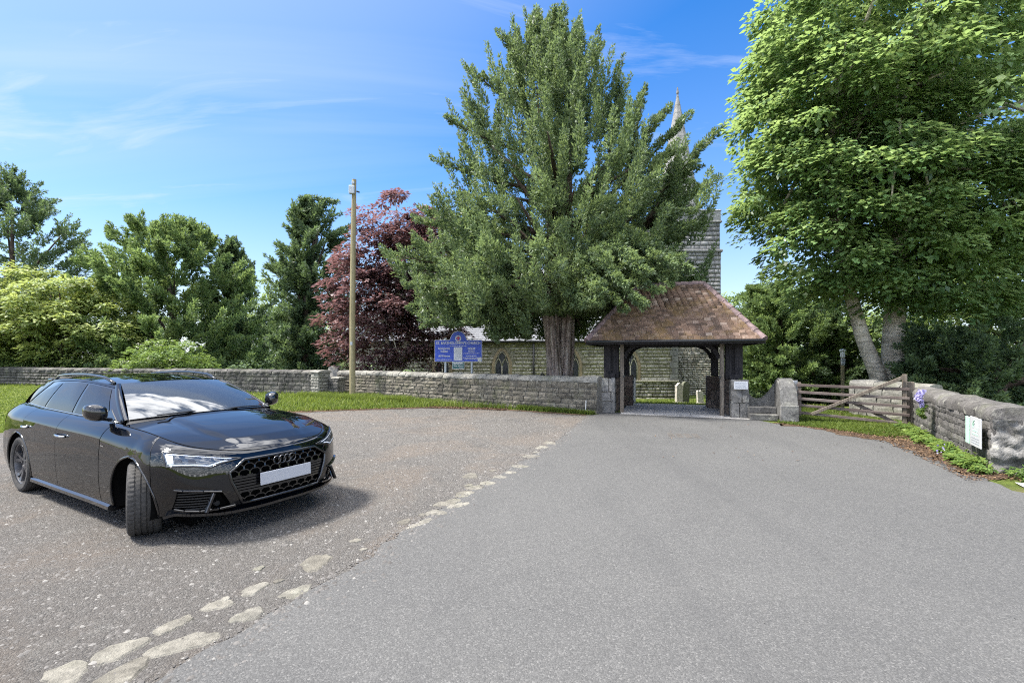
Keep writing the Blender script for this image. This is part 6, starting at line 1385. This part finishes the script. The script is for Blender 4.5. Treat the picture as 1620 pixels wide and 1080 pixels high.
    for j in np.linspace(-1, 1, 25):
        b = bc + (np.array([b0[0], b0[1] * np.sign(j), b0[2]]) - bc) * np.array([j * j, abs(j), abs(j) ** 2.2]); e = E(7.2); f = np.array([-.31 + (e[0] + .31) * j * j, e[1] * j, e[2] + (zc(-.31) - e[2]) * (1 - abs(j) ** 2.3)])
        cw.append([tuple(f + np.array([.03, 0, -.012])), tuple((f + b) / 2 + np.array([0, 0, -.02])), tuple(b + np.array([-.03, 0, -.002]))])
    MB().grid(cw).build('cowl', 'black_plastic', car, smooth=True)
    for (y0, y1) in ((-.55, .05), (.0, .58)):
        MB().tube([(-.385, y0 + .02, 1.012), (-.37, (y0 + y1) / 2, 1.022), (-.42, y1, 1.010)], .008, 6).build('wiper', 'black_plastic', car)
    MB().grid([[(tc[0] - .03 + (-.36) * q, y, 1.295 - .02 * q) for y in (-.45, .45)] for q in (0, 1)]).build('headliner', 'dark_void', car)
    # tailgate and back glass
    tg = []
    for b in np.linspace(-1, 1, 17):
        t = T(1.0); top = np.array([t[0] - .05 * (1 - b * b), t[1] * b, t[2] + .048 * (1 - abs(b) ** 2.4)]); s = 15 - abs(b) * 2.3; e = Wf(s, 5); e = np.array([e[0], e[1] * np.sign(b), e[2]]); tg.append([tuple(top * (1 - q) + e * q + np.array([-.05, 0, .02]) * 4 * q * (1 - q)) for q in np.linspace(0, 1, 10)])
    fin(MB().grid(tg).build('tailgate', 'car_glass', car))
    MB().box((-3.33, 0, 1.292), (.16, 1.0, .03), ch=.01, ry=R(-6)).build('roof_spoiler', 'gloss_black', car)
    # belt deck closes the body under the glass, floor pan below
    dk = MB(); dk.grid([[(x, sg * (np.interp(-x, -bx, by) - .02), np.interp(-x, -bx, bz) - .02) for sg in (-1, 1)] for x in np.linspace(-.45, -3.6, 12)]); dk.build('parcel_deck', 'dark_void', car)
    fl = MB(); fl.box((-1.45, 0, .36), (4.2, 1.0, .32)); fl.box((-1.41, 0, .42), (1.95, 1.7, .42)); fl.box((.55, 0, .40), (.25, 1.2, .34)); fl.box((-3.45, 0, .45), (.45, 1.35, .36)); fl.build('floor_pan', 'dark_void', car)
    # --- grille
    gb = MB(); gb.prism([(y * .99, z) for y, z in GR], .70, .69, lambda a, b, hh: (hh, a, b)); gb.build('grille_backing', 'dark_void', car)
    gf = MB(); gp = []
    for (a, b) in zip(GR, GR[1:] + GR[:1]):
        for t in np.linspace(0, 1, 9)[:-1]: y, z = a[0] + (b[0] - a[0]) * t, a[1] + (b[1] - a[1]) * t; gp.append((front_x(y, z) + .004, y, z))
    gf.tube(gp + gp[:1], .014, 8, caps=False); gf.build('grille_frame', 'gloss_black', car, smooth=True)
    hx = MB(); cwid, chei = .094, .062
    def gin(y, z): return inside(GR, np.array([y]), np.array([z]))[0]
    for band, (za, zb_) in enumerate(((.535, .675), (.292, .385))):
        for i in range(-8, 9):
            for j in range(9):
                cy = i * cwid * .98 + (j % 2) * cwid * .49; cz = .262 + j * chei * .78
                pts = [(cy + cwid * .49 * math.cos(a), cz + chei * .5 * math.sin(a)) for a in (0, 1.05, 2.09, 3.14, 4.19, 5.24)]
                pts = [(cy + cwid * q[0], cz + chei * q[1]) for q in ((-.49, .20), (-.25 + .0, .52), (.25, .52), (.49, .20), (.49, -.0), (-.49, 0))][:4]
                for a, b in zip(pts[:-1], pts[1:]):
                    m = ((a[0] + b[0]) / 2, (a[1] + b[1]) / 2)
                    if gin(*m) and za < m[1] < zb_: hx.bar((front_x(*a) - .018, *a), (front_x(*b) - .018, *b), .014, .0085)
                # leg down between the cells
                a, b = (cy - cwid * .49, cz + chei * .20), (cy - cwid * .49, cz - chei * .26)
                m = (a[0], (a[1] + b[1]) / 2)
                if gin(*m) and za < m[1] < zb_: hx.bar((front_x(*a) - .018, *a), (front_x(*b) - .018, *b), .014, .0085, up=(1, 0, 0))
    tag(hx.build('grille_mesh', 'gloss_black', car), kind='stuff')
    sl_ = MB()
    for k, z in enumerate((.395, .420, .446, .472, .498, .522)):
        wd = np.interp(z, [.262, .5, .575], [.395, .48, .495]) - .02; pts = [(front_x(y, z) - .02, y, z) for y in np.linspace(-wd, wd, 13)]
        for a, b in zip(pts[:-1], pts[1:]): sl_.bar(a, b, .02, .017)
    tag(sl_.build('grille_slats', 'gloss_black', car), kind='stuff')
    # rings emblem
    em = MB()
    for k in range(4):
        y = (k - 1.5) * .053; x0 = front_x(y, .622) + .012
        em.tube([(x0, y + .036 * math.cos(a), .622 + .036 * math.sin(a)) for a in np.linspace(0, 2 * math.pi, 25)], .0065, 6, caps=False)
    em.build('emblem_rings', 'dark_chrome', car, smooth=True)
    pl = MB().box((.903, 0, .482), (.012, .525, .114), ry=R(-3), ch=.004); pl.build('number_plate', 'number_plate', car)
    for sg in (1, -1):
        # lower air vents: backing, blade, lamp
        vb = MB(); vb.prism([(y * sg, z) for y, z in VENT], 0, .01, lambda a, b, hh: (front_x(a, b) - .085 + hh, a, b)); vb.build('vent_backing', 'dark_void', car)
        vg = MB()
        for z in np.linspace(.29, .43, 7):
            pts = [(front_x(y, z) - .03, y * sg, z) for y in np.linspace(.60, .79, 6)]
            for a, b in zip(pts[:-1], pts[1:]): vg.bar(a, b, .012, .010)
        vg.build('vent_grille', 'black_plastic', car)
        bl = MB(); A = [(.545, .42), (.80, .448)]; 
        bl.bar((front_x(.60, .42) + .006, .60 * sg, .425), (front_x(.52, .27) + .004, .665 * sg, .270), .035, .028, ch=.006)
        pts = [(front_x(y, z) + .008, y * sg, z) for y, z in ((.44, .288), (.55, .277), (.66, .270), (.74, .281), (.785, .296))]
        for a, b in zip(pts[:-1], pts[1:]): bl.bar(a, b, .05, .02, ch=.004)
        pts = [(front_x(y, z) + .006, y * sg, z) for y, z in ((.545, .428), (.66, .446), (.77, .460), (.815, .47))]
        for a, b in zip(pts[:-1], pts[1:]): bl.bar(a, b, .035, .016, ch=.004)
        bl.build('vent_blade', 'gloss_black', car)
        MB().lathe([(0, .0), (.022, .0), (.026, -.02), (0, -.02)], 14, lambda q, hh, a: (front_x(.55, .30) - .03 + hh, .555 * sg + q * math.cos(a), .320 + q * math.sin(a))).build('parking_sensor', 'black_plastic', car, smooth=True, angle=40)
        # headlight over the corner
        HL = [(2.02, 3.60), (4.62, 4.06), (4.52, 3.50), (4.22, 2.92), (2.75, 2.94), (2.30, 3.22)]
        def hp(s, v, o): return mir(Wf(s, v) + Wn(s, v) * o, sg)
        def quad(A0, A1, B1, B0, o, na=14, nb=7): return [[hp(*((np.array(A0) * (1 - i) + np.array(A1) * i) * (1 - j) + (np.array(B0) * (1 - i) + np.array(B1) * i) * j), o) for j in np.linspace(0, 1, nb)] for i in np.linspace(0, 1, na)]
        lens = MB().grid(quad((1.40, 3.84), (4.28, 4.08), (4.10, 2.95), (2.40, 2.95), .005)); lo = lens.build('headlight', 'lamp_lens', car, smooth=True)
        rim_ = MB(); loop = [(1.40, 3.84), (2.84, 3.96), (4.28, 4.08), (4.19, 3.5), (4.10, 2.95), (3.25, 2.95), (2.40, 2.95), (1.9, 3.40), (1.40, 3.84)]; pp = []
        for a, b in zip(loop[:-1], loop[1:]):
            for t in np.linspace(0, 1, 5)[:-1]: pp.append(hp(a[0] + (b[0] - a[0]) * t, a[1] + (b[1] - a[1]) * t, .004))
        rim_.tube(pp + pp[:1], .007, 6, caps=False); rim_.build('headlight_rim', 'gloss_black', lo, smooth=True)
        d1 = MB(); d1.grid(quad((1.66, 3.80), (4.02, 3.99), (4.0, 3.90), (1.74, 3.73), .009, 14, 3)); d1.grid(quad((1.80, 3.54), (2.46, 3.02), (2.48, 3.09), (1.88, 3.57), .009, 8, 3)); d1.grid(quad((2.46, 3.01), (3.95, 3.01), (3.95, 3.08), (2.48, 3.08), .009, 12, 3)); d1.build('running_light', 'lamp_white', lo, smooth=True)
        d2 = MB(); d2.grid(quad((3.76, 3.82), (4.10, 3.88), (4.0, 3.12), (3.76, 3.12), .010, 5, 6)); d2.build('side_reflector', 'lamp_white', lo, smooth=True)
        pj = MB()
        for s in (2.95, 3.45): pj.grid(quad((s, 3.44), (s + .26, 3.48), (s + .26, 3.2), (s, 3.18), .010, 4, 4))
        pj.build('projector', 'dark_chrome', lo, smooth=True)
        # badge on the wing
        MB().grid([[hp(s, v, .004) for v in (3.62, 3.70)] for s in (7.55, 7.72, 7.86)]).build('wing_badge', 'chrome', car)
    # splitter
    sp = MB(); 
    for sg in (1, -1):
        pts = [Wf(s, 0) + np.array([.012, 0, -.008]) for s in np.linspace(0, 4.7, 26)]
        for a, b in zip(pts[:-1], pts[1:]): sp.bar(mir(a, sg), mir(b, sg), .06, .022)
    sp.build('front_splitter', 'gloss_black', car)
    # --- wheels
    def wheel(x, y, steer, sg):
        w = bpy.data.objects.new('wheel', None); w.empty_display_size = .2; link(w, car); w.location = (x, y, .327); w.rotation_euler = (0, 0, steer)
        F = lambda q, hh, a: (q * math.cos(a), hh * sg, q * math.sin(a))
        prof = [(.236, -.108), (.262, -.121), (.295, -.123), (.316, -.112), (.3245, -.095)]
        for y0 in (-.062, -.020, .020, .062): prof += [(.327, y0 - .0065), (.319, y0 - .005), (.319, y0 + .005), (.327, y0 + .0065)]
        prof += [(.3245, .095), (.316, .112), (.295, .123), (.262, .121), (.236, .108)]
        nn = 150
        def FT(q, hh, a):
            k = int(round(a / (2 * math.pi) * nn)) % 3
            if q > .3225 and abs(hh) > .05 and k == 0: q -= .006
            if q > .3225 and abs(hh) < .05 and (k == 1): q -= .0025
            return F(q, hh, a)
        MB().lathe(prof, nn, FT).build('tyre', 'tyre_rubber', w, smooth=True, angle=24)
        rm = MB(); rm.lathe([(.240, .112), (.243, .106), (.228, .100), (.222, .06), (.215, -.1), (.236, -.11)], 48, F); rm.lathe([(.0, .070), (.045, .074), (.062, .066), (.066, .03)], 24, F)
        rm.build('rim', 'rim_metal', w, smooth=True, angle=35)
        for k in range(5):
            a = 2 * math.pi * k / 5 + .35; spk = MB()
            for t in (-1, 1):
                def pt(q, off, d): return F(*(lambda X, Z: (math.hypot(X, Z), d, math.atan2(Z, X)))(q * math.cos(a) - off * math.sin(a), q * math.sin(a) + off * math.cos(a)))
                pr = [(.045, .004 * t, .078, .020), (.12, .014 * t, .072, .017), (.19, .034 * t, .082, .020), (.232, .062 * t, .098, .026)]
                vs = []
                for (q, off, d, hw) in pr: vs += [pt(q, off - hw, d), pt(q, off + hw, d), pt(q, off + hw * 1.1, d - .035), pt(q, off - hw * 1.1, d - .035)]
                spk.add(vs, [(4 * i + j, 4 * i + (j + 1) % 4, 4 * i + 4 + (j + 1) % 4, 4 * i + 4 + j) for i in range(3) for j in range(4)] + [(0, 1, 2, 3), (15, 14, 13, 12)])
            spk.build('spoke', 'rim_metal', w)
        MB().lathe([(.0, .0), (.165, .0), (.165, -.024), (0, -.024)], 32, F).build('brake_disc', 'disc_metal', w, smooth=True, angle=30)
    for (x, st) in ((0, R(-24)), (-2.82, 0)):
        for sg in (1, -1): wheel(x, sg * (.785 if x == 0 else .79), st, sg)
build_car()
